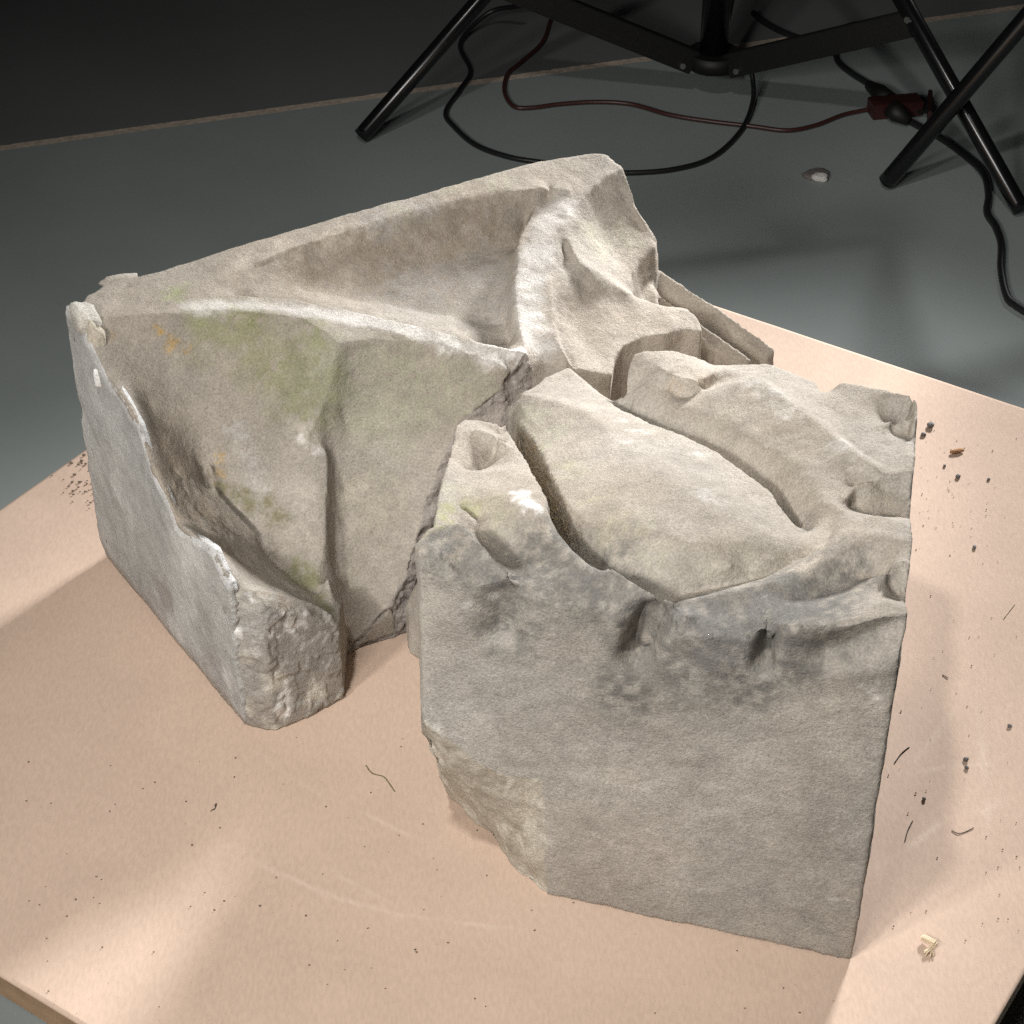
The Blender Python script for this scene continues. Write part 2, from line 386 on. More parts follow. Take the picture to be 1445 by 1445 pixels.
# ================================================================== stone with the leaf and bud (front right)
FL, FR = np.array([-.061, -.435]), np.array([.241, -.522])
top_back = [(1297, 566, .292), (1290, 557, .29), (1250, 549, .282), (1215, 541, .276), (1185, 537, .27), (1167, 553, .26), (1157, 549, .256), (1153, 540, .256), (1120, 527, .254),
            (1085, 514, .25), (1045, 514, .246), (1008, 515, .246), (985, 503, .252), (950, 495, .256), (915, 493, .257), (893, 499, .256), (886, 520, .25), (883, 560, .236)]
bud_tip = [(868, 572, .222), (835, 545, .22), (803, 518, .216), (770, 533, .219), (735, 556, .223), (716, 578, .226)]
left_px = [(712, 596, .25), (690, 595, .268), (655, 591, .27), (643, 602, .272), (632, 650, .28), (618, 700, .29), (612, 745, .297)]
o2 = XY(top_back)+XY(bud_tip)+XY(left_px)+[tuple(FL+np.array([-.003, .012])), tuple(FL)]
fr_dir = (FR-FL)
o2 += [tuple(FL+fr_dir*t) for t in (.25, .5, .75)]+[tuple(FR), tuple(P(1286, 800, .318)[:2]), tuple(P(1292, 700, .31)[:2])]
c2 = [C3(top_back), C3(bud_tip), C3(left_px)]
# right edge of the block, cut by four hollows
c2.append(C3([(1290, 572, .291), (1290, 590, .289), (1283, 600, .273), (1281, 617, .268), (1286, 626, .284), (1291, 640, .287), (1293, 668, .286), (1288, 700, .272), (1284, 732, .268),
              (1284, 744, .298), (1289, 757, .302), (1286, 800, .302), (1280, 836, .29), (1277, 850, .285), (1277, 862, .312), (1281, 872, .316)]))
# front upper arris, which waves with the leaf
c2.append(C3([(592, 782, .3), (600, 768, .304), (650, 790, .306), (700, 812, .306), (760, 838, .303), (800, 852, .305), (845, 868, .307), (885, 872, .308), (905, 862, .306)]))
FA = lambda u, v: PW(u, v, FL, FR)
front_top = [FA(590, 800), FA(640, 812), FA(690, 836), FA(720, 848), FA(760, 845), FA(800, 862), (FA(850, 884)), FA(893, 892), FA(905, 925), FA(930, 905), FA(960, 895), FA(1000, 892), FA(1050, 902), FA(1070, 915), FA(1078, 935), FA(1090, 915), FA(1110, 895), FA(1150, 892), FA(1200, 888), FA(1240, 876), FA(1279, 880)]
c2.append(front_top)
# front lobe 1 crest with the fold behind it
fold = C3([(612, 748, .302), (630, 741, .304), (652, 740, .305), (670, 757, .304), (690, 778, .303), (715, 803, .3), (740, 824, .297), (752, 832, .296)])
c2.append(fold)
c2.append([p+np.array([.002, .007, -.02]) for p in fold][1:-2])
c2.append(C3([(655, 735, .275), (690, 768, .273), (730, 805, .275)]))
# left leaf: knob, dent, boss, edge beside the groove
leaf_l = C3([(715, 606, .268), (738, 640, .274), (752, 665, .28), (765, 690, .287), (780, 720, .29), (797, 746, .292), (830, 778, .294), (865, 804, .296), (900, 826, .296), (925, 840, .294), (950, 850, .288)])
c2.append(leaf_l)
c2.append([p+np.array([.004, .006, -.06]) for p in leaf_l][:-1])
c2.append(C3([(672, 606, .277), (695, 612, .277), (712, 625, .276)]))
c2.append(C3([(648, 655, .278), (660, 668, .266), (680, 663, .262), (700, 640, .262), (706, 630, .266)]))
c2.append(C3([(652, 672, .281), (685, 671, .281), (710, 664, .281), (740, 660, .279)]))
c2.append(C3([(690, 700, .291), (720, 695, .296), (745, 706, .299), (768, 722, .297)]))
c2.append(C3([(640, 712, .29), (680, 735, .287), (730, 765, .283), (770, 790, .283), (810, 815, .287)]))
c2.append(C3([(790, 838, .29), (830, 845, .288), (870, 848, .288), (900, 846, .29)]))
# gully 1 and lobe 3
c2.append(C3([(908, 858, .304), (918, 862, .298), (922, 876, .288), (914, 896, .276)]))
c2.append(C3([(930, 858, .272), (934, 872, .266), (930, 892, .262), (916, 914, .258)]))
c2.append(C3([(950, 866, .28), (952, 882, .288), (947, 895, .286)]))
c2.append(C3([(951, 884, .29), (975, 884, .296), (1020, 893, .301), (1068, 898, .302)]))
c2.append(C3([(965, 868, .286), (1000, 862, .281), (1040, 864, .281), (1066, 872, .284)]))
c2.append(C3([(945, 852, .274), (962, 849, .281), (999, 839, .285), (1035, 832, .287), (1068, 825, .288), (1108, 815, .29), (1140, 797, .292), (1163, 780, .294), (1180, 755, .296), (1200, 734, .297), (1240, 727, .3), (1275, 738, .301)]))
c2.append(C3([(950, 842, .266), (999, 832, .27), (1035, 825, .273), (1068, 817, .276), (1105, 804, .278), (1138, 784, .28)]))
# gully 2 and the long dished fold to the right
c2.append(C3([(1072, 886, .296), (1082, 892, .28), (1083, 910, .27), (1079, 930, .262)]))
c2.append(C3([(1092, 880, .288), (1110, 880, .296), (1150, 882, .301), (1190, 876, .305), (1225, 862, .309), (1245, 848, .312), (1262, 852, .314), (1277, 866, .316)]))
c2.append(C3([(1090, 850, .284), (1130, 850, .28), (1180, 835, .28), (1225, 815, .283), (1245, 828, .282), (1270, 846, .282)]))
c2.append(C3([(1230, 810, .296), (1250, 800, .302), (1275, 790, .304)]))
c2.append(C3([(1120, 815, .291), (1180, 780, .297), (1230, 755, .302), (1275, 760, .304)]))
# pits at the right edge
c2.append(C3([(1196, 728, .288), (1197, 715, .272), (1205, 722, .262)]))
c2.append(C3([(1205, 690, .276), (1230, 685, .276), (1260, 695, .273), (1280, 705, .27)]))
c2.append(C3([(1215, 727, .268), (1250, 724, .265), (1280, 735, .264)]))
c2.append(C3([(1195, 702, .281), (1210, 682, .282), (1240, 672, .284), (1270, 668, .285), (1290, 660, .286)]))
c2.append(C3([(1258, 618, .27), (1264, 604, .264), (1285, 600, .264)]))
c2.append(C3([(1250, 632, .277), (1265, 626, .28), (1285, 624, .284)]))
c2.append(C3([(1240, 612, .277), (1258, 592, .281), (1290, 588, .284)]))
# right leaf: crest, crack behind it, inner slope to the groove
c2.append(C3([(1045, 540, .266), (1068, 531, .268), (1100, 556, .277), (1140, 585, .284), (1180, 615, .288), (1215, 642, .289), (1235, 660, .288)]))
c2.append(C3([(1085, 535, .258), (1112, 556, .268), (1145, 578, .275), (1178, 605, .279), (1210, 632, .281), (1240, 655, .283)]))
c2.append(C3([(1120, 545, .262), (1170, 575, .272), (1215, 600, .277), (1240, 612, .277)]))
c2.append(C3([(900, 545, .246), (940, 570, .248), (990, 595, .256), (1050, 625, .266), (1110, 660, .275), (1160, 695, .281), (1190, 720, .286)]))
groove_r = C3([(893, 572, .235), (930, 590, .238), (972, 608, .243), (1010, 628, .248), (1049, 653, .254), (1094, 687, .259), (1126, 728, .265), (1142, 752, .269)])
c2.append(groove_r)
c2.append(C3([(1160, 735, .277), (1172, 752, .281), (1165, 768, .287)]))
# knob and the notch cut between it and the right leaf
c2.append(C3([(930, 515, .259), (940, 523, .26), (956, 531, .261), (985, 537, .262), (1006, 525, .259), (1020, 517, .254)]))
c2.append(C3([(942, 541, .249), (950, 552, .246), (964, 560, .246), (978, 560, .248), (1002, 547, .25), (1030, 532, .251)]))
c2.append(C3([(978, 568, .254), (1010, 556, .263), (1045, 540, .269), (1068, 531, .271)]))
c2.append(C3([(925, 500, .258), (950, 506, .257), (985, 515, .257)]))
# bud: right edge (crest over the groove), body, left foot
bud_r = C3([(803, 519, .217), (835, 548, .229), (868, 571, .24), (920, 597, .254), (968, 614, .264), (1010, 635, .27), (1045, 660, .273), (1088, 694, .274), (1118, 735, .272), (1130, 756, .27)])
c2.append(bud_r)
c2.append([p+np.array([.003, .006, -.045]) for p in bud_r][2:-1])
c2.append(C3([(731, 553, .232), (775, 565, .243), (821, 580, .253), (858, 606, .265), (887, 634, .276), (940, 668, .29), (1000, 705, .298), (1060, 742, .297), (1105, 766, .288)]))
c2.append(C3([(728, 566, .23), (785, 625, .255), (840, 680, .281), (900, 730, .295), (960, 770, .297), (1030, 790, .292), (1085, 790, .285)]))
bud_l = C3([(722, 585, .226), (745, 612, .242), (763, 642, .255), (786, 690, .272), (808, 726, .28), (852, 766, .283), (897, 800, .28), (940, 834, .27)])
c2.append(bud_l)
c2.append([p+np.array([-.004, -.002, -.05]) for p in bud_l][:-2])
soft2 = [(XY([(890, 645, .276), (930, 615, .26), (968, 622, .264), (1045, 667, .274), (1110, 738, .273), (1125, 772, .282), (1060, 812, .278), (940, 826, .272), (860, 762, .283), (815, 722, .28), (800, 670, .268)]), 110),
         (XY([(900, 540, .247), (960, 565, .252), (1040, 548, .264), (1100, 562, .276), (1200, 645, .288), (1185, 710, .285), (1130, 715, .268), (1050, 648, .256), (930, 585, .24)]), 50),
         (XY([(620, 760, .303), (650, 745, .304), (740, 828, .297), (700, 820, .304), (620, 790, .303)]), 12),
         (XY([(660, 690, .288), (760, 695, .288), (860, 802, .294), (890, 850, .295), (800, 842, .29), (700, 780, .28), (650, 725, .28)]), 25),
         (XY([(960, 860, .285), (1080, 822, .292), (1180, 765, .296), (1270, 755, .303), (1225, 850, .3), (1100, 872, .288)]), 25)]
X, Y, H = solve_relief(c2, [], (-.1, .32, -.54, -.06), RES, 0, soft2, [C3(top_back), C3(bud_tip), C3(left_px)])
me2 = relief_mesh('body', X, Y, H, o2, RES)
# low stub at the left; the taller hidden rest is added to block the back lamp
add_prism(me2, [np.array(p) for p in ((-.086, -.194, .035), (-.089, -.18, .04), (-.06, -.168, .1), (0, -.135, .165), (.03, -.125, .18), (.03, -.22, .19), (-.035, -.25, .2))])
me2 = remesh(me2, .0015, 2)
v, n = get_vn(me2)
v = relax(me2, v, (v[:, 0]+.2*v[:, 1] > .205) & (v[:, 2] > .1), 7)
set_v(me2, v); v, n = get_vn(me2)
an2 = Anchor(v)
# broken lower left corner: the front steps back into a chamfer below a ragged edge
fdir = (FR-FL)/np.linalg.norm(FR-FL); inw2 = np.array([-fdir[1], fdir[0]])
s_ = (v[:, :2]-FL)@fdir; d_ = (v[:, :2]-FL)@inw2
edge = np.array([FA(575, 978), FA(600, 1010), FA(640, 1052), FA(680, 1080), FA(715, 1091), FA(765, 1105), FA(772, 1262)])
es = (edge[:, :2]-FL)@fdir
foot = [P(610, 1090)[:2], P(645, 1130)[:2], P(690, 1172)[:2], P(730, 1225)[:2], P(770, 1262)[:2]]
fs = np.array([(p-FL)@fdir for p in foot]); fd = np.array([(p-FL)@inw2 for p in foot])
nz1 = fbm(np.c_[s_*1.0, d_*0, v[:, 2]], 35, 3, 41)
ztop = np.interp(s_, es, edge[:, 2])+nz1*.006
cham = np.interp(s_, np.r_[-.2, fs, fs[-1]+.012], np.r_[fd[0]+.1, fd, -.004])
tt = np.clip((ztop-v[:, 2])/np.maximum(ztop, .02), 0, 1)
D = np.where(s_ < es[-1]+.004+nz1*.004, np.maximum(cham, 0.003)*tt**1.25, 0)
cut = (d_ < D) & (tt > 0)
v[:, :2] += np.where(cut, D-d_, 0)[:, None]*inw2
rough = np.where(cut, .8, 0); nn = np.array([*(-inw2*.8-fdir*.6), 0])
# gullies run down the front
def dent(v, pts, rad, depth, dirn):
    d, t = seg_dist(v, np.array(pts)); return v+np.asarray(dirn)*(depth*np.exp(-(d/rad)**2))[:, None]
inw = np.array([.277, .961, 0])
v = dent(v, [FA(918, 880), FA(905, 905), FA(897, 930)], .009, .028, inw)
v = dent(v, [FA(1080, 900), FA(1076, 940)], .006, .02, inw)
v = dent(v, [FA(715, 850), FA(708, 890)], .014, .008, inw)
v = dent(v, [FA(650, 830), FA(640, 870)], .02, -.004, inw)
v = dent(v, [FA(1000, 910), FA(1000, 950)], .02, -.003, inw)
v = dent(v, [FA(1165, 928), FA(1215, 908), FA(1278, 884)], .012, .009, inw)
v = dent(v, [FA(1180, 945), FA(1275, 928)], .012, -.004, inw)
v = chip_edges(me2, v, n, .8, 79)
v = v+n*(fbm(v, 20, 3, 23)*.0018+fbm(v, 90, 3, 25)*.0007)[:, None]
v = v+nn*(rough*(fbm(v*np.array([1, 1, .5]), 60, 4, 29)*.006))[:, None]
v[:, 2] = np.maximum(v[:, 2], 0.0)
set_v(me2, v)
rgb2 = np.tile(np.array([.355, .322, .278]), (len(v), 1))
ROUGH2 = rough
# ------------------------------------------------------------------ weathering of the first stone
def line_mask(v, an, px, rad, seed, rag=.5):
    d, _ = seg_dist(v, np.array([an(*p) for p in px])); return 1-smooth(.3, 1.15, d/rad+rag*fbm(v, 60, 3, seed))
def spots(v, an, px, rad, rgb, col, seed, amt=1.0, rag=.7):
    for k, (u, w_) in enumerate(px):
        c = an(u, w_); m = np.linalg.norm(v-c, axis=1) < rad*2.2
        if not m.any(): continue
        rgb[m] = blend(rgb[m], amt*blob(v[m], c, (rad,)*3, seed+k, rag, .45/rad), col)
    return rgb
def finish(v, rgb, seed):
    t = fbm(v, 7, 4, seed+21); k = np.array([[.05, -.01, -.07]]); rgb = rgb*(1+.7*t[:, None]*k)
    return np.clip(rgb*(1+.2*fbm(v, 9, 4, seed)+.07*fbm(v, 40, 3, seed+3))[:, None], .02, .85)
v, n = get_vn(me1); an = Anchor(v); rgb = rgb1
BROWN, GREEN, PALEG, MOSS = (.315, .265, .21), (.265, .26, .16), (.34, .33, .25), (.17, .155, .075)
WHITE, CREAM, SOOT, ORANGE = (.74, .715, .68), (.52, .47, .4), (.23, .225, .215), (.46, .29, .07)
rgb = blend(rgb, .45+.9*fbm(v, 14, 4, 71), (.33, .29, .24))
rgb = spots(v, an, [(430, 380), (520, 350), (600, 330), (680, 320), (560, 370)], .05, rgb, (.29, .245, .195), 101, .9)
rgb = spots(v, an, [(620, 400), (690, 380), (580, 415), (700, 430)], .035, rgb, (.36, .34, .32), 111, .6)
rgb = spots(v, an, [(230, 620), (255, 660), (300, 730), (340, 790), (250, 700), (380, 830), (310, 770)], .033, rgb, BROWN, 121, .8)
rgb = spots(v, an, [(300, 470), (360, 480), (420, 500), (440, 540), (390, 520), (330, 455), (425, 570)], .036, rgb, GREEN, 131, .8, .8)
rgb = spots(v, an, [(285, 450), (350, 458), (445, 480)], .016, rgb, (.265, .28, .14), 137, .6, .9)
rgb = spots(v, an, [(255, 408), (248, 415), (240, 412), (265, 400)], .011, rgb, (.3, .34, .18), 141, .5, 1.1)
rgb = spots(v, an, [(500, 530), (550, 510), (640, 530), (670, 560), (580, 560), (500, 580), (480, 520), (560, 600)], .036, rgb, PALEG, 151, .9, .7)
rgb = spots(v, an, [(475, 530), (478, 560)], .013, rgb, (.29, .31, .17), 157, .5, .9)
rgb = spots(v, an, [(500, 700), (520, 760), (540, 700), (500, 820)], .03, rgb, (.36, .33, .26), 161, .5)
rgb = spots(v, an, [(232, 468), (245, 478), (252, 488), (226, 462), (268, 492), (240, 492), (156, 475), (305, 650), (315, 665), (300, 675), (320, 640)], .0055, rgb, ORANGE, 171, .55, 1.3)
rgb = spots(v, an, [(310, 690), (330, 705), (355, 712), (375, 715), (390, 735), (345, 700)], .011, rgb, MOSS, 181, .7, 1.0)
rgb = spots(v, an, [(420, 800), (435, 820), (450, 840), (410, 815), (460, 855)], .013, rgb, (.2, .2, .09), 191, .7, 1.0)
rgb = spots(v, an, [(350, 640), (360, 670), (340, 610), (370, 690)], .014, rgb, (.46, .44, .41), 197, .6, .8)
rgb = spots(v, an, [(430, 640), (430, 690), (430, 740), (425, 610)], .017, rgb, (.49, .445, .38), 201, .6, .7)
rgb = spots(v, an, [(420, 615), (455, 635), (640, 640), (635, 625)], .006, rgb, WHITE, 205, .6, 1.2)
m = line_mask(v, an, [(268, 430), (330, 426), (400, 432), (480, 444), (560, 459), (640, 482), (700, 498), (738, 503)], .0105, 211, .55)
rgb = blend(rgb, .62*m*np.clip(.85+.9*fbm(v, 45, 3, 212), .2, 1), (.68, .66, .63))
rgb = spots(v, an, [(640, 487), (690, 500), (720, 508), (730, 503)], .012, rgb, (.76, .74, .7), 215, .6, .8)
m = line_mask(v, an, [(795, 282), (770, 320), (755, 365), (748, 410), (752, 450), (765, 485)], .0175, 221, .4)
rgb = blend(rgb, .75*m*np.clip(.8+.6*vnoise(v*np.array([.25, 1, 1]), 160, 5), .1, 1), (.66, .635, .6))
rgb = spots(v, an, [(825, 430), (830, 465), (860, 440), (900, 448), (850, 490), (940, 455)], .024, rgb, (.33, .285, .235), 229, .7, .5)
rgb = spots(v, an, [(840, 330), (850, 350), (880, 330)], .022, rgb, (.37, .365, .26), 231, .45, .8)
rgb = spots(v, an, [(640, 260), (700, 250), (560, 295)], .02, rgb, (.4, .39, .28), 235, .4, .9)
rgb = spots(v, an, [(400, 345), (470, 330), (520, 320), (350, 365)], .022, rgb, CREAM, 241, .6, .7)
rgb = spots(v, an, [(540, 310), (600, 290)], .02, rgb, (.36, .345, .325), 247, .5)
rgb = blend(rgb, np.where(ROUGH1 > .9, .85, 0), (.3, .268, .245))
pep = np.clip((fbm(v, 190, 2, 251)-.42)*6, 0, 1); rgb = blend(rgb, .22*pep, (.18, .165, .15))      # black lichen pepper
rgb = spots(v, an, [(168, 491), (183, 401), (306, 373)], .0035, rgb, (.1, .1, .1), 257, .9, .6)
# mortar skin on the left side and the end, painted with its own grey
nl = np.array([(LB-LA)[1], -(LB-LA)[0]]); nl /= np.linalg.norm(nl)
if nl@np.array([-1, -1]) < 0: nl = -nl
endm = (n[:, 1] < -.6) & (v[:, 1] < -.235) & (n[:, 2] < .5)
rgb = blend(rgb, np.where(endm, .8+.3*fbm(v, 40, 3, 261), 0), (.33, .31, .28))
rgb = blend(rgb, np.where(endm, np.clip(fbm(v, 38, 4, 263)*4-.5, 0, 1), 0), (.52, .49, .42))
rgb = blend(rgb, np.where(endm, np.clip(fbm(v, 60, 4, 265)*4-1.1, 0, 1), 0), (.68, .66, .62))
set_albedo(me1, finish(v, rgb, 271))
s1 = empty('carved_stone_block', (float(v[:, 0].mean()), float(v[:, 1].mean()), 0))
def child(o, par):
    o.parent = par; o.matrix_parent_inverse = par.matrix_world.inverted(); return o
def place(o, par):                        # parent without moving: the parent carries only a translation
    o.parent = par; o.location = o.location-par.location; return o
tag(s1, 'tall grey sandstone block carved with curved white ribs, moss-green hollows and a mortared side', 'carved stone', 'pair of carved stone fragments')
place(link('body', me1, STONE), s1)
# mortar skin
def sheet_from_grid(name, pts, mat, parent, th, nrm, albedo):
    pass
tan = np.array([*(LB-LA)/np.linalg.norm(LB-LA), 0]); Ln = np.linalg.norm(LB-LA); nl3 = np.array([*nl, 0])
ms = np.array([(p[:2]-LA)@tan[:2] for p in mort_top]); mz = np.array([p[2] for p in mort_top])
nS, nZ = 170, 130
sc = np.linspace(-.003, Ln+.002, nS); tcol = np.linspace(0, 1, nZ)
SS, TT = np.meshgrid(sc, tcol)
sl = np.c_[sc, sc*0, sc*0]
topc = np.interp(sc, ms, mz)-.0028+.0011*fbm(sl, 90, 4, 281)+.003*fbm(sl, 28, 2, 286)
botc = .003+.004*np.abs(fbm(sl, 60, 3, 282))
ZZ = botc+(topc-botc)*TT
SS = SS+np.where(np.abs(SS-Ln/2) > Ln/2-.012, .003, 0)*fbm(np.c_[SS.ravel()*0, SS.ravel()*0, ZZ.ravel()], 70, 3, 284).reshape(SS.shape)
flat = np.c_[SS.ravel(), np.zeros(SS.size), ZZ.ravel()]
thick = .002+.0018*fbm(flat, 30, 4, 283).reshape(SS.shape)+.002*np.clip(fbm(flat, 12, 3, 285).reshape(SS.shape), 0, 1)
thick = thick*smooth(0, .06, TT)*smooth(1.0, .97, TT)*.75+thick*.25
pos = np.array([*LA, 0])+SS[..., None]*tan+ZZ[..., None]*np.array([0, 0, 1.])+thick[..., None]*nl3
ixm = np.arange(nS*nZ).reshape(nZ, nS); nv = nS*nZ
quad = np.c_[ixm[:-1, :-1].ravel(), ixm[:-1, 1:].ravel(), ixm[1:, 1:].ravel(), ixm[1:, :-1].ravel()]
V = np.r_[pos.reshape(-1, 3), (pos-(thick[..., None]+.006)*nl3).reshape(-1, 3)]
rim_ = np.r_[ixm[0, :], ixm[1:, -1], ixm[-1, -2::-1], ixm[-2:0:-1, 0]]
F = quad.tolist()+(quad[:, ::-1]+nv).tolist()+[[int(rim_[(k+1) % len(rim_)]), int(rim_[k]), int(rim_[k])+nv, int(rim_[(k+1) % len(rim_)])+nv] for k in range(len(rim_))]
mm = bpy.data.meshes.new('mortar_skin'); mm.from_pydata(V.tolist(), [], F); mm.update()
sx, sz = np.r_[SS.ravel(), SS.ravel()], np.r_[ZZ.ravel(), ZZ.ravel()]
edge_d = np.interp(sx, ms, mz)-sz
mrgb = np.tile(np.array([.37, .365, .345]), (len(V), 1))
mrgb = blend(mrgb, .5+1.1*fbm(V*np.array([1, 1, .45]), 16, 4, 291), (.49, .485, .46))
mrgb = blend(mrgb, np.clip(fbm(V*np.array([1, 1, .5]), 26, 4, 293)*3-.6, 0, .8), (.6, .595, .565))
mrgb = blend(mrgb, np.clip(fbm(V, 20, 4, 295)*3-.9, 0, .8), (.3, .275, .26))
mrgb = blend(mrgb, np.clip(1-edge_d/.008+fbm(V, 70, 3, 297)*1.3, 0, 1)*.75, (.6, .59, .58))
mrgb = blend(mrgb, .7*np.clip(1-sz/.025+fbm(V, 60, 3, 299), 0, 1), (.36, .33, .3))
set_albedo(mm, np.clip(mrgb, .03, .85))
MORTAR = stone_material('mortar')
place(tag(link('mortar_skin', mm, MORTAR), 'thin pale grey skin of old mortar with white ragged edge'), s1)
def chunk(name, c, size, seed, mat, parent, col, rot=0, sub=3):
    bm = bmesh.new(); bmesh.ops.create_icosphere(bm, subdivisions=sub, radius=1)
    p = np.array([q.co[:] for q in bm.verts]); bm_me = bpy.data.meshes.new(name)
    p = np.sign(p)*np.abs(p)**.7
    p = p*(1+.3*fbm(p+seed, 1.3, 2, seed)+.16*fbm(p+seed, 4, 3, seed+1))[:, None]*np.asarray(size)
    cr, sr = math.cos(rot), math.sin(rot); p = np.c_[p[:, 0]*cr-p[:, 1]*sr, p[:, 0]*sr+p[:, 1]*cr, p[:, 2]]
    for q, w_ in zip(bm.verts, p+np.asarray(c)): q.co = w_
    bm.to_mesh(bm_me); bm.free()
    set_albedo(bm_me, np.tile(np.array(col), (len(p), 1)))
    o = link(name, bm_me, mat)
    if parent: place(o, parent)
    return o
c0 = PW(112, 450, LA, LB)
chunk('mortar_lump', c0+np.array([.003, .006, -.005]), (.010, .014, .014), 3, MORTAR, s1, (.55, .52, .46), .6)
chunk('mortar_lump', PW(130, 492, LA, LB)+np.array([.004, .004, 0]), (.006, .007, .02), 5, MORTAR, s1, (.52, .47, .38), .6)
chunk('mortar_lump', P(168, 396, .262)+np.array([0, .006, -.006]), (.017, .006, .007), 7, MORTAR, s1, (.42, .38, .33), .45)
chunk('mortar_lump', PW(142, 531, LA, LB)+np.array([-.0015, -.001, 0]), (.0035, .0035, .009), 9, MORTAR, s1, (.78, .77, .74), 0)

# ------------------------------------------------------------------ weathering of the second stone, and one painted highlight
v, n = get_vn(me2); an = Anchor(v); rgb = rgb2
rgb = blend(rgb, .45+.9*fbm(v, 14, 4, 301), (.34, .3, .25))
front = smooth(.35, .8, -n@np.array([.277, .961, 0]))
rgb = blend(rgb, .75*front, (.36, .335, .295))
soot = [(640, 770), (690, 800), (720, 870), (780, 810), (830, 830), (860, 790), (870, 850), (760, 770), (900, 910), (960, 960), (1040, 870), (1000, 870), (1110, 860), (1160, 850), (1200, 820), (1140, 830), (1120, 930), (1060, 960), (880, 970), (1180, 900), (1080, 830), (950, 870)]
rgb = spots(v, an, soot, .038, rgb, (.17, .162, .148), 311, .95, .5)
rgb = spots(v, an, [(1000, 920), (1100, 890), (700, 800), (830, 820)], .026, rgb, (.15, .145, .138), 341, .6, .6)
rgb = spots(v, an, [(640, 1000), (700, 1030), (850, 1180), (950, 1200), (1050, 1150), (1100, 1250), (900, 1080)], .05, rgb, (.43, .395, .35), 351, .5, .8)
rgb = spots(v, an, [(1190, 1300), (1170, 1330), (1140, 1310)], .02, rgb, (.25, .235, .21), 357, .5, .8)
rgb = spots(v, an, [(750, 590), (770, 610), (735, 580), (755, 640), (790, 650)], .018, rgb, PALEG, 361, .7, .8)
rgb = spots(v, an, [(625, 725), (640, 715), (615, 740), (660, 712)], .011, rgb, (.34, .34, .16), 371, .6, .9)
rgb = spots(v, an, [(690, 700), (700, 730), (640, 690)], .018, rgb, (.42, .405, .3), 375, .5, .8)
rgb = spots(v, an, [(740, 700), (733, 692), (748, 710)], .009, rgb, (.84, .83, .81), 381, .9, .5)  # blown-out highlight on the leaf boss, put into the colour
rgb = spots(v, an, [(880, 590), (900, 605), (880, 620), (1000, 690), (990, 640), (1010, 700), (1080, 545), (1100, 560), (1120, 580), (1180, 620), (1200, 640), (1060, 537)], .011, rgb, (.58, .555, .51), 391, .5, 1.3)
rgb = spots(v, an, [(830, 700), (880, 740), (930, 790), (800, 660)], .025, rgb, (.4, .375, .27), 401, .5, .8)
rgb = spots(v, an, [(990, 800), (1050, 800), (1090, 780)], .025, rgb, (.34, .31, .25), 411, .55, .8)
rgb = spots(v, an, [(950, 540), (1000, 540), (980, 560)], .014, rgb, (.42, .35, .27), 421, .5, .8)
rgb = spots(v, an, [(1000, 600), (1060, 620), (1110, 660), (1150, 690)], .024, rgb, (.4, .36, .295), 431, .5, .8)
rgb = spots(v, an, [(1150, 770), (1140, 790), (1120, 800)], .012, rgb, (.5, .44, .36), 441, .7, .8)
rgb = spots(v, an, [(1135, 730), (1140, 745)], .009, rgb, (.24, .22, .2), 443, .6, 1.1)
rgb = spots(v, an, [(1215, 690), (1250, 710), (1280, 610)], .016, rgb, (.31, .27, .21), 447, .55, .8)
rgb = blend(rgb, np.where(ROUGH2 > 0, .75, 0), (.42, .375, .3))
rgb = blend(rgb, np.where(ROUGH2 > 0, np.clip(fbm(v*np.array([1, 1, .35]), 90, 3, 451)*3-.2, 0, .8), 0), (.56, .52, .44))
rgb = spots(v, an, [(587, 990), (597, 1005), (612, 1030), (760, 1140), (765, 1190)], .009, rgb, (.6, .57, .5), 455, .7, 1.0)
pp = [(665, 853), (672, 858), (655, 858), (700, 843), (1215, 970), (1225, 975), (1240, 968), (1235, 985), (1165, 1265), (1180, 1270), (1200, 1272), (600, 905), (720, 880), (745, 890)]
rgb = spots(v, an, pp, .0042, rgb, (.62, .59, .54), 461, .6, 1.1)
pep = np.clip((fbm(v, 230, 2, 471)-.45)*6, 0, 1); rgb = blend(rgb, .2*pep, (.18, .17, .155))
pw = np.clip((fbm(v, 330, 2, 473)-.55)*8, 0, 1); rgb = blend(rgb, .15*pw, (.62, .6, .56))
set_albedo(me2, finish(v, rgb, 481))
s2 = empty('carved_stone_block', (float(v[:, 0].mean()), float(v[:, 1].mean()), 0))
tag(s2, 'squat stone block carved on top with a swelling bud between leaf folds, front soot-darkened', 'carved stone', 'pair of carved stone fragments')
place(link('body', me2, STONE), s2)

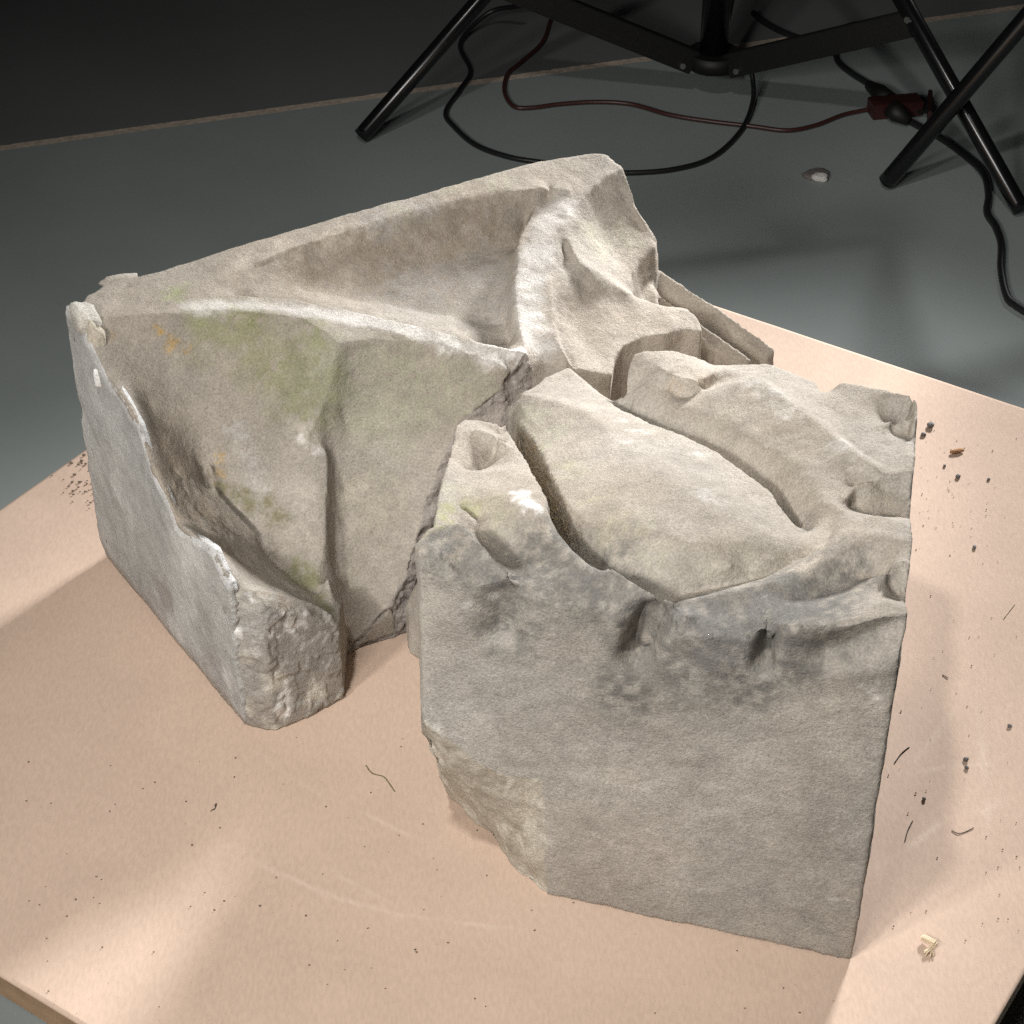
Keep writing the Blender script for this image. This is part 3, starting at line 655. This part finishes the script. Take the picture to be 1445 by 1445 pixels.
# dry root fibres lodged in the groove beside the bud
frg = np.random.RandomState(31); V, F = [], []
gl = [(a+b_)/2 for a, b_ in zip(densify([p for p in leaf_l][:6], .004)[::1], densify([p for p in leaf_l][:6], .004)[::1])]
for k in range(420):
    b0 = gl[frg.randint(len(gl))]+np.array([frg.uniform(.004, .013), frg.uniform(.004, .02), 0]); b0[2] -= frg.uniform(.014, .04)
    d = np.array([frg.normal(0, .6), frg.normal(0, .6), frg.uniform(.3, 1.2)]); d /= np.linalg.norm(d); L_ = frg.uniform(.006, .016); bend = np.array([*frg.normal(0, .5, 2), -.5])*L_*.5
    sd = np.cross(d, frg.normal(size=3)); sd /= np.linalg.norm(sd); w0 = frg.uniform(.00015, .0003); sd2 = np.cross(sd, d)
    i0 = len(V)
    for t in (0, .5, 1):
        c = b0+d*L_*t+bend*t*t
        for q in (0, 2.094, 4.189): V.append(c+w0*(1-.6*t)*(math.cos(q)*sd+math.sin(q)*sd2))
    for j in (0, 3):
        for q in range(3): F.append((i0+j+q, i0+j+(q+1) % 3, i0+j+3+(q+1) % 3, i0+j+3+q))
fm = bpy.data.meshes.new('root_fibres'); fm.from_pydata([tuple(q) for q in V], [], F); fm.update()
place(tag(link('root_fibres', fm, plain('dry_root', (.16, .115, .06), .9, 0, 0, 300, .4)), kind='stuff'), s2)

# ------------------------------------------------------------------ board, paper, floor
WOOD = plain('board_wood', (.3, .19, .11), .7, 0, .4, 60, .35)
def slab(name, a0, a1, b0, b1, z0, z1, mat, org=None):
    c = [tp(a0, b0), tp(a1, b0), tp(a1, b1), tp(a0, b1)]
    me = bpy.data.meshes.new(name); bm = bmesh.new()
    vs = [bm.verts.new((*p, z)) for z in (z0, z1) for p in c]
    for f in ((3, 2, 1, 0), (4, 5, 6, 7), (0, 1, 5, 4), (1, 2, 6, 5), (2, 3, 7, 6), (3, 0, 4, 7)): bm.faces.new([vs[k] for k in f])
    bmesh.ops.bevel(bm, geom=bm.edges[:], offset=.0015, segments=2, affect='EDGES')
    bm.to_mesh(me); bm.free(); return link(name, me, mat)
bd = empty('low_platform', (*tp((A0+A1_)/2, (B0+B1)/2), FLOOR))
tag(bd, 'low wooden platform board with brown edges under the sheet of kraft paper', 'platform')
place(slab('board', A0+.003, A1_-.003, B0+.003, B1-.003, -.034, -.0045, WOOD), bd)
for b in (B0+.1, (B0+B1)/2, B1-.1): place(slab('runner', A0+.06, A1_-.06, b-.045, b+.045, FLOOR, -.0345, WOOD), bd)
# kraft paper: one sheet with gentle cockles and scuffs
m, N, L, b = material('kraft_paper')
at = N.new('ShaderNodeAttribute'); at.attribute_name = 'albedo'
tc = N.new('ShaderNodeTexCoord')
n1 = N.new('ShaderNodeTexNoise'); n1.inputs['Scale'].default_value = 420; n1.inputs['Detail'].default_value = 4
mp = N.new('ShaderNodeMapping'); mp.inputs['Rotation'].default_value = (0, 0, .58); mp.inputs['Scale'].default_value = (1, .35, 1)
L.new(tc.outputs['Object'], mp.inputs[0]); L.new(mp.outputs[0], n1.inputs['Vector'])
r1 = N.new('ShaderNodeMapRange'); r1.inputs[1].default_value = .3; r1.inputs[2].default_value = .7; r1.inputs[3].default_value = .93; r1.inputs[4].default_value = 1.06
L.new(n1.outputs['Fac'], r1.inputs[0])
sp = N.new('ShaderNodeTexNoise'); sp.inputs['Scale'].default_value = 750; sp.inputs['Detail'].default_value = 1; L.new(tc.outputs['Object'], sp.inputs['Vector'])
r2 = N.new('ShaderNodeMapRange'); r2.inputs[1].default_value = .73; r2.inputs[2].default_value = .8; r2.inputs[3].default_value = 1; r2.inputs[4].default_value = .6
L.new(sp.outputs['Fac'], r2.inputs[0])
mu = N.new('ShaderNodeMath'); mu.operation = 'MULTIPLY'; L.new(r1.outputs[0], mu.inputs[0]); L.new(r2.outputs[0], mu.inputs[1])
mx = N.new('ShaderNodeMix'); mx.data_type = 'RGBA'; mx.blend_type = 'MULTIPLY'; mx.inputs[0].default_value = 1
L.new(at.outputs['Color'], mx.inputs[6]); L.new(mu.outputs[0], mx.inputs[7]); L.new(mx.outputs[2], b.inputs['Base Color'])
b.inputs['Roughness'].default_value = .85; b.inputs['Specular IOR Level'].default_value = .15
bp = N.new('ShaderNodeBump'); bp.inputs['Strength'].default_value = .12; bp.inputs['Distance'].default_value = .0006
L.new(n1.outputs['Fac'], bp.inputs['Height']); L.new(bp.outputs[0], b.inputs['Normal'])
KRAFT = m
na, nb = 340, 364
aa = np.linspace(A0, A1_, na); bb_ = np.linspace(B0, B1, nb); AA, BB = np.meshgrid(aa, bb_)
pp2 = AA.ravel()[:, None]*E1+BB.ravel()[:, None]*E2
p3 = np.c_[pp2, np.zeros(len(pp2))]
hgt = -.0004+.0004*fbm(p3, 5, 3, 501)+.0002*fbm(p3, 14, 2, 503)
hgt = np.clip(hgt, -.0009, -.00003)
V = np.c_[pp2, hgt]
ix = np.arange(na*nb).reshape(nb, na)
quad = np.c_[ix[:-1, :-1].ravel(), ix[:-1, 1:].ravel(), ix[1:, 1:].ravel(), ix[1:, :-1].ravel()]
rimi = np.r_[ix[0, :], ix[1:, -1], ix[-1, -2::-1], ix[-2:0:-1, 0]]
Vb = V[rimi].copy(); Vb[:, 2] = -.0042; k0 = len(V)
F = quad.tolist()+[[int(rimi[k]), k0+k, k0+(k+1) % len(rimi), int(rimi[(k+1) % len(rimi)])] for k in range(len(rimi))]
pm = bpy.data.meshes.new('kraft_paper'); pm.from_pydata(np.r_[V, Vb].tolist(), [], F); pm.update()
prgb = np.tile(np.array([.53, .398, .31]), (len(V)+len(Vb), 1))
pv = np.r_[V, Vb]; pv[:, 2] = 0
prgb = prgb*(1+.06*fbm(pv, 5, 4, 511)+.04*fbm(pv, 25, 3, 513))[:, None]
def scuff(px, rad, amt, col=(.76, .64, .55)):
    global prgb
    pts = np.array([P(*q) for q in px]); dmin = pts.min(0)-rad*3; dmax = pts.max(0)+rad*3
    msk = (pv[:, 0] > dmin[0]) & (pv[:, 0] < dmax[0]) & (pv[:, 1] > dmin[1]) & (pv[:, 1] < dmax[1])
    if not msk.any(): return
    d, t = seg_dist(pv[msk], pts)
    mk = .5*amt*np.clip(1.2-d/rad, 0, 1)*np.clip(.75+.8*vnoise(pv[msk], 45, 517), .1, 1)*np.clip(4*t, 0, 1)*np.clip(4*(1-t), 0, 1)
    prgb[msk] = blend(prgb[msk], mk, col)
for px, rad, amt in [([(1378, 965), (1385, 1040), (1393, 1140), (1395, 1200)], .0035, .55), ([(1230, 1230), (1290, 1190), (1370, 1128)], .0035, .6), ([(1260, 1095), (1330, 1082), (1420, 1076)], .003, .5),
                     ([(1360, 985), (1310, 1050), (1280, 1085)], .003, .35), ([(1365, 1150), (1395, 1140), (1425, 1120)], .005, .4),
                     ([(285, 1172), (380, 1225), (470, 1265), (560, 1290), (700, 1308), (760, 1310)], .0022, .5), ([(500, 1140), (560, 1170), (610, 1192)], .002, .5), ([(450, 1215), (520, 1260), (580, 1285)], .0018, .3),
                     ([(470, 1130), (400, 1090), (350, 1050)], .002, .3), ([(1235, 1190), (1240, 1250), (1230, 1310)], .0018, .35)]: scuff(px, rad, amt)
for px, rad, amt in [([(1320, 1040), (1325, 1060), (1345, 1068), (1430, 1065)], .0025, .3), ([(1300, 1040), (1330, 1060)], .003, .25), ([(355, 1040), (400, 1090), (450, 1130)], .002, .3), ([(80, 950), (82, 1010)], .0016, .3),
                     ([(60, 960), (63, 1000)], .0013, .25), ([(420, 1330), (350, 1380)], .003, .2), ([(540, 1140), (560, 1120)], .012, .16), ([(1500-110, 830), (1440, 920)], .03, .12), ([(1310, 1390), (1300, 1410)], .008, .2), ([(720, 1390), (760, 1400)], .03, .12),
                     ([(120, 1200), (300, 1330)], .03, .1), ([(1290, 980), (1400, 1000)], .03, .1), ([(145, 955), (142, 952)], .004, .5)]: scuff(px, rad, amt, (.42, .3, .22))
set_albedo(pm, np.clip(prgb, .05, .8))
tag(link('kraft_paper', pm, KRAFT), 'large sheet of tan kraft paper covering the platform, scuffed and cockled', 'paper')

# floor: two painted concrete slabs with a filled joint between them
def floor_mat(name, col, rough):
    m, N, L, b = material(name); tc = N.new('ShaderNodeTexCoord')
    a = N.new('ShaderNodeTexNoise'); a.inputs['Scale'].default_value = 2.2; a.inputs['Detail'].default_value = 7; L.new(tc.outputs['Object'], a.inputs['Vector'])
    c = N.new('ShaderNodeTexNoise'); c.inputs['Scale'].default_value = 160; c.inputs['Detail'].default_value = 4; L.new(tc.outputs['Object'], c.inputs['Vector'])
    r = N.new('ShaderNodeMapRange'); r.inputs[1].default_value = .3; r.inputs[2].default_value = .7; r.inputs[3].default_value = .88; r.inputs[4].default_value = 1.1; L.new(a.outputs['Fac'], r.inputs[0])
    r2 = N.new('ShaderNodeMapRange'); r2.inputs[1].default_value = .68; r2.inputs[2].default_value = .8; r2.inputs[3].default_value = 1; r2.inputs[4].default_value = .7; L.new(c.outputs['Fac'], r2.inputs[0])
    mu = N.new('ShaderNodeMath'); mu.operation = 'MULTIPLY'; L.new(r.outputs[0], mu.inputs[0]); L.new(r2.outputs[0], mu.inputs[1])
    mx = N.new('ShaderNodeMix'); mx.data_type = 'RGBA'; mx.blend_type = 'MULTIPLY'; mx.inputs[0].default_value = 1; mx.inputs[6].default_value = (*col, 1)
    L.new(mu.outputs[0], mx.inputs[7]); L.new(mx.outputs[2], b.inputs['Base Color'])
    rr = N.new('ShaderNodeMapRange'); rr.inputs[3].default_value = rough-.06; rr.inputs[4].default_value = rough+.1; L.new(a.outputs['Fac'], rr.inputs[0]); L.new(rr.outputs[0], b.inputs['Roughness'])
    b.inputs['Specular IOR Level'].default_value = .12
    bp = N.new('ShaderNodeBump'); bp.inputs['Strength'].default_value = .08; bp.inputs['Distance'].default_value = .001; L.new(c.outputs['Fac'], bp.inputs['Height']); L.new(bp.outputs[0], b.inputs['Normal'])
    return m
j0, j1 = P(0, 209, FLOOR)[:2], P(1445, 9, FLOOR)[:2]
jd = (j1-j0)/np.linalg.norm(j1-j0); jn = np.array([-jd[1], jd[0]]); jc = (j0+j1)/2
def strip(name, d0, d1, z, mat, half=5.0, n=1, wob=0):
    ts = np.linspace(-half, half, n+1); rng = np.random.RandomState(4)
    lo = [jc+jd*t+jn*(d0+wob*rng.uniform(-1, 1)) for t in ts]; hi = [jc+jd*t+jn*(d1+wob*rng.uniform(-1, 1)) for t in ts]
    me = bpy.data.meshes.new(name); k = n+1
    me.from_pydata([(*p, z) for p in lo]+[(*p, z) for p in hi], [], [(i, i+1, k+i+1, k+i) for i in range(n)])
    return tag(link(name, me, mat), kind='structure')
strip('floor', -5, -.008, FLOOR, floor_mat('painted_concrete', (.29, .325, .315), .62))
strip('floor', .008, 6, FLOOR, floor_mat('painted_concrete_far', (.15, .16, .156), .58))
strip('floor_joint', -.0095, .0095, FLOOR-.0005, plain('joint_filler', (.5, .42, .34), .9, 0, .6, 120, .6), 5.0, 900, .0022)

# ------------------------------------------------------------------ light stands
BLACK = plain('black_enamel', (.006, .006, .007), .22, 0, 0, 40, .1)
FLATBLACK = plain('black_cast', (.004, .004, .004), .6, 0, .2, 90, .1)
STEEL = plain('bright_steel', (.6, .6, .58), .3, 1, 0, 40, .1)
def tube(name, pts, r, mat, seg=14, caps=True, hollow=False):
    pts = [np.asarray(p, float) for p in pts]; rs = r if hasattr(r, '__len__') else [r]*len(pts)
    V, F = [], []; t0 = pts[1]-pts[0]; t0 /= np.linalg.norm(t0)
    nrm = np.cross(t0, [0, 0, 1.]); nrm = np.array([1., 0, 0]) if np.linalg.norm(nrm) < 1e-3 else nrm/np.linalg.norm(nrm)
    for k, p in enumerate(pts):
        t = pts[min(k+1, len(pts)-1)]-pts[max(k-1, 0)]; t /= np.linalg.norm(t)
        nrm = nrm-t*(nrm@t); nrm /= np.linalg.norm(nrm); bn = np.cross(t, nrm)
        for s in range(seg):
            a = 2*math.pi*s/seg; V.append(p+rs[k]*(math.cos(a)*nrm+math.sin(a)*bn))
    for k in range(len(pts)-1):
        for s in range(seg):
            s2_ = (s+1) % seg; F.append((k*seg+s, k*seg+s2_, (k+1)*seg+s2_, (k+1)*seg+s))
    if caps: F.append(tuple(range(seg))[::-1]); F.append(tuple((len(pts)-1)*seg+s for s in range(seg)))
    me = bpy.data.meshes.new(name); me.from_pydata([tuple(q) for q in V], [], F); me.update()
    me.polygons.foreach_set('use_smooth', np.array([len(f.vertices) == 4 for f in me.polygons])); 
    return link(name, me, mat)
def spline(pts, n=10):
    p = [np.asarray(q, float) for q in pts]; p = [2*p[0]-p[1]]+p+[2*p[-1]-p[-2]]; out = []
    for k in range(1, len(p)-2):
        for j in range(n):
            t = j/n; a, b_, c, d = p[k-1], p[k], p[k+1], p[k+2]
            out.append(.5*((2*b_)+(c-a)*t+(2*a-5*b_+4*c-d)*t*t+(3*b_-a-3*c+d)*t**3))
    out.append(p[-2]); return out
def flatbar(name, a, b_, w_, h, mat):
    a, b_ = np.asarray(a, float), np.asarray(b_, float); t = (b_-a)/np.linalg.norm(b_-a)
    s = np.cross(t, [0, 0, 1.]); s /= np.linalg.norm(s); u = np.cross(s, t)
    bm = bmesh.new(); vs = [bm.verts.new(p+s*w_/2*i+u*h/2*j) for p in (a, b_) for i, j in ((-1, -1), (1, -1), (1, 1), (-1, 1))]
    for f in ((3, 2, 1, 0), (4, 5, 6, 7), (0, 1, 5, 4), (1, 2, 6, 5), (2, 3, 7, 6), (3, 0, 4, 7)): bm.faces.new([vs[k] for k in f])
    bmesh.ops.recalc_face_normals(bm, faces=bm.faces[:]); bmesh.ops.bevel(bm, geom=bm.edges[:], offset=.0012, segments=2, affect='EDGES')
    me = bpy.data.meshes.new(name); bm.to_mesh(me); bm.free(); return link(name, me, mat)
def stand(name, feet, centre, ztop, zhub, zcol, tube_r, label, group):
    e = empty(name, (*centre, FLOOR)); tag(e, label, 'light stand', group)
    top_ = np.array([*centre, ztop]); hub = np.array([*centre, zhub])
    place(tube('column', [hub-np.array([0, 0, .012]), np.array([*centre, zcol])], .02, BLACK, 24), e)
    place(tube('collar', [top_-np.array([0, 0, .03]), top_+np.array([0, 0, .03])], .03, FLATBLACK, 20), e)
    place(tube('spreader_hub', [hub-np.array([0, 0, .01]), hub+np.array([0, 0, .012])], .036, FLATBLACK, 20), e)
    for f in feet:
        f = np.array([*f[:2], FLOOR]); d = top_-f; dirn = d/np.linalg.norm(d)
        out = np.array([*(f[:2]-np.array(centre)), 0]); out /= np.linalg.norm(out)
        start = f+np.array([0, 0, tube_r*.75]); end = top_+out*.03
        leg = place(tube('leg', [start, start+dirn*.012, end], tube_r, BLACK, 20), e)
        jt = start+(end-start)*.41
        br = place(flatbar('brace', hub+out*.03, jt-np.array([0, 0, tube_r*.6]), .018, .034, FLATBLACK), e)
        for q in (hub+out*.05, jt):
            side = np.cross(out, [0, 0, 1.])
            if side[1] > 0: side = -side
            bo = tube('bolt', [q+side*.008, q+side*.0135+np.array([0, 0, .001])], .0042, STEEL, 10)
            bo.location = -e.location; bo.parent = e
    return e
F1, F2 = P(510, 200, FLOOR), P(1440, 305, FLOOR)
mid = (F1+F2)/2; dF = F2-F1; nF = np.array([-dF[1], dF[0], 0])/np.linalg.norm(dF)
ctr = mid+nF*.254; F3 = ctr+nF*.508
stand('light_stand', [F1, F2, F3], ctr[:2], .36, FLOOR+.055, 1.3, .0115, 'black tripod light stand straddling the floor joint, with bolted braces', 'black light stands')
G1 = P(1250, 265, FLOOR); gd = P(1445, 50, .1)-G1
hz = gd/np.linalg.norm(gd[:2]); ctr2 = (G1+hz*.5)[:2]; gdir = hz[:2]/np.linalg.norm(hz[:2]); zt2 = FLOOR+hz[2]*.5+.006
rot = lambda a: np.array([gdir[0]*math.cos(a)-gdir[1]*math.sin(a), gdir[0]*math.sin(a)+gdir[1]*math.cos(a)])
stand('light_stand', [G1]+[np.array([*(ctr2-.5*rot(a)), FLOOR]) for a in (2.0944, -2.0944)], ctr2, zt2, FLOOR+.055, 1.3, .0118, 'black light stand whose single visible leg crosses a leg of the other stand', 'black light stands')

# ------------------------------------------------------------------ cords and plug on the floor
CORD = plain('black_cord', (.012, .012, .013), .38, 0, .2, 300, .2); RED = plain('dark_red_cord', (.05, .018, .015), .4, 0, .2, 300, .2)
def cord(name, px, r, mat, label, lift=.004):
    pts = [P(q[0], q[1], FLOOR+(q[2] if len(q) > 2 else lift)) for q in px]
    o = tube(name, spline(pts, 12), r, mat, 10); return tag(o, label, 'cord')
cord('power_cord', [(735, 8, .05), (690, 18, .03), (650, 60), (664, 100), (648, 128), (629, 158), (640, 178), (672, 205), (720, 222), (770, 230), (830, 240), (880, 244), (950, 239), (1005, 222), (1045, 185), (1062, 145, .01), (1062, 110, .03), (1055, 80, .06)], .0036, CORD,
     'thin black cord looping in a wide curve behind the stones')
cord('power_cord', [(790, -12, .02), (778, 25), (765, 60), (735, 88), (716, 105), (712, 130), (725, 150), (750, 152), (790, 147), (840, 144), (890, 147), (945, 162), (1000, 171), (1060, 178), (1110, 184), (1150, 177), (1190, 162), (1228, 154)], .0031, RED,
     'dark red cord snaking across the floor into the plug')
cord('power_cord', [(1062, 18, .01), (1090, 38), (1130, 55), (1175, 62), (1182, 85), (1200, 102), (1232, 122)], .0048, CORD, 'thick black cord reaching the plug from behind the brace')
cord('power_cord', [(1185, 52), (1190, 40), (1210, 34), (1240, 36)], .0045, CORD, 'short bight of black cord rising over the stand brace')
cord('power_cord', [(1278, 168), (1300, 180), (1330, 196), (1365, 222), (1388, 245), (1395, 275), (1393, 300), (1405, 320), (1413, 345), (1413, 380), (1420, 415), (1432, 430), (1470, 450), (1520, 455)], .005, CORD,
     'black cord running from the plug towards the platform edge')
pl = empty('plug_adapter', tuple(P(1265, 150, FLOOR))); tag(pl, 'dark red three way plug adapter with black plugs pushed in, lying on floor', 'plug')
def pl_box(name, px0, px1, w_, h, z, mat):
    return place(flatbar(name, P(*px0, FLOOR+z), P(*px1, FLOOR+z), w_, h, mat), pl)
pl_box('adapter_body', (1228, 153), (1298, 147), .03, .022, .012, plain('dark_red_plastic', (.04, .011, .01), .45))
def pl_tube(name, pxs, rs, mat): return place(tube(name, [P(u, w_, FLOOR+z) for u, w_, z in pxs], rs, mat, 14), pl)
pl_tube('plug', [(1226, 120, .012), (1240, 130, .013), (1256, 142, .014)], [.007, .012, .012], FLATBLACK)
pl_tube('plug', [(1256, 152, .02), (1266, 160, .016), (1283, 171, .01)], [.012, .013, .007], FLATBLACK)
for k in range(3):
    q = place(flatbar('prong', P(1294, 140+k*9, FLOOR+.012), P(1310, 139+k*9, FLOOR+.012), .003, .006, FLATBLACK), pl)
pl_box('end_cap', (1312, 134), (1312, 166), .006, .018, .012, plain('dark_red_cap', (.035, .012, .011), .45))

# plain box added to fill the black area beside the platform's corner
cs = slab('black_box', A1_+.006, A1_+.3, B0-.25, B0+.22, FLOOR, -.012, plain('matte_black', (.004, .004, .004), .9))
tag(cs, 'matte black flat box added on the floor against the platform edge', 'box')

# ------------------------------------------------------------------ crumbs, twigs and chips
rng = random.Random(7)
GREYC = stone_material('crumb_stone')
for (u, w_, r) in [(1313, 600, .0046), (1303, 613, .003), (1333, 657, .002), (1352, 672, .003), (1395, 676, .0019), (1375, 772, .0026), (1425, 1024, .002), (1363, 1071, .0025), (1364, 1083, .002), (1304, 1127, .002)]:
    r *= .75
    o = chunk('pebble', P(u, w_, r*.5), (r*rng.uniform(.8, 1.2), r*rng.uniform(.9, 1.3), r*.8), rng.randint(1, 999), GREYC, None, (.2, .19, .185), rng.uniform(0, 3), 2)
    tag(o, 'tiny dark grey stone crumb lying on the paper beside the leaf block', 'pebble', 'loose dark crumbs on the paper')
CHIPM = stone_material('pale_chip')
o = chunk('wood_chip', P(1351, 636, .002), (.007, .0024, .0018), 33, CHIPM, None, (.42, .24, .13), .3, 2); tag(o, 'small reddish brown wood chip among the dark crumbs', 'chip')
o = chunk('plaster_chip', P(1158, 250, FLOOR+.004), (.011, .007, .005), 35, CHIPM, None, (.6, .59, .57), -.4, 3); tag(o, 'broken white plaster chip on the grey floor', 'chip')
o = chunk('paint_flake', P(1150, 245, FLOOR+.0025), (.018, .011, .003), 37, CHIPM, None, (.2, .18, .17), .5, 3); tag(o, 'dull brown flake lying under the white plaster chip', 'chip')
sx_ = empty('wood_splinter', tuple(P(1310, 1330))); tag(sx_, 'pale bent wood splinter with frayed end on the kraft paper', 'splinter')
PALEW = plain('pale_wood', (.62, .5, .34), .8, 0, .4, 300, .3); DARKW = plain('dark_twig', (.07, .05, .035), .9, 0, .4, 300, .3); STEMM = plain('green_stem', (.13, .12, .05), .9, 0, .3, 300, .3)
place(flatbar('strip', P(1300, 1321, .003), P(1322, 1332, .004), .006, .003, PALEW), sx_); place(flatbar('strip', P(1322, 1331, .003), P(1304, 1345, .002), .003, .0018, PALEW), sx_)
for q in ((1306, 1348), (1313, 1350), (1318, 1349)): place(tube('fibre', [P(1315, 1338, .002), P(*q, .001)], .0006, PALEW, 6), sx_)
def twig(px, r, mat, label):
    tag(tube('twig', spline([P(u, w_, r*.3-.0002+(k % 2)*r*.3) for k, (u, w_) in enumerate(px)], 5), r*.5, mat, 7), label, 'twig')
twig([(516, 1080), (525, 1091), (541, 1096), (550, 1107), (557, 1117)], .0008, STEMM, 'kinked thin green stem lying between the two stone blocks')
twig([(303, 1137), (305, 1134), (303, 1141), (299, 1143)], .0009, DARKW, 'tiny curled dark husk on the shaded paper')
twig([(1262, 1077), (1272, 1063), (1283, 1054)], .0008, DARKW, 'short dark twig close to the edge of the leaf block')
twig([(1277, 1187), (1281, 1172), (1288, 1158)], .0009, DARKW, 'short straight dark twig across the shadow edge beside the leaf block')
twig([(1343, 1172), (1352, 1176), (1362, 1174), (1374, 1168)], .0007, DARKW, 'thin forked dark twig out on the bright paper')
twig([(1330, 952), (1338, 957)], .0007, DARKW, 'minute dark splinter lying near pale crossed scuffs')
twig([(1416, 874), (1432, 853)], .0005, DARKW, 'hair fine dark stalk with a crumb at its end')
# fine grit: too many and too small to count
bm = bmesh.new(); gr = np.random.RandomState(11)
def grit(u, w_, r):
    p = P(u, w_, r*.5); mt = bmesh.ops.create_icosphere(bm, subdivisions=1, radius=r)
    for q in mt['verts']: q.co = Vector((q.co.x*gr.uniform(.6, 1.4), q.co.y*gr.uniform(.6, 1.4), q.co.z*.6))+Vector(p)
for k in range(110): grit(gr.uniform(1215, 1440) if k % 3 else gr.uniform(1290, 1420), gr.uniform(580, 1340) if k % 3 else gr.uniform(590, 800), gr.uniform(.0003, .0008))
for k in range(45): grit(gr.normal(118, 16), gr.normal(672, 20), gr.uniform(.0006, .0018))
for k in range(110): grit(gr.uniform(20, 1180), gr.uniform(1040, 1430), gr.uniform(.0003, .0008))
P_ok = [q for q in bm.verts]
me = bpy.data.meshes.new('grit'); bm.to_mesh(me); bm.free()
set_albedo(me, np.tile(np.array([.17, .13, .1]), (len(me.vertices), 1)))
tag(link('grit', me, GREYC), 'fine dark grit scattered over the kraft paper', 'grit', None, 'stuff')
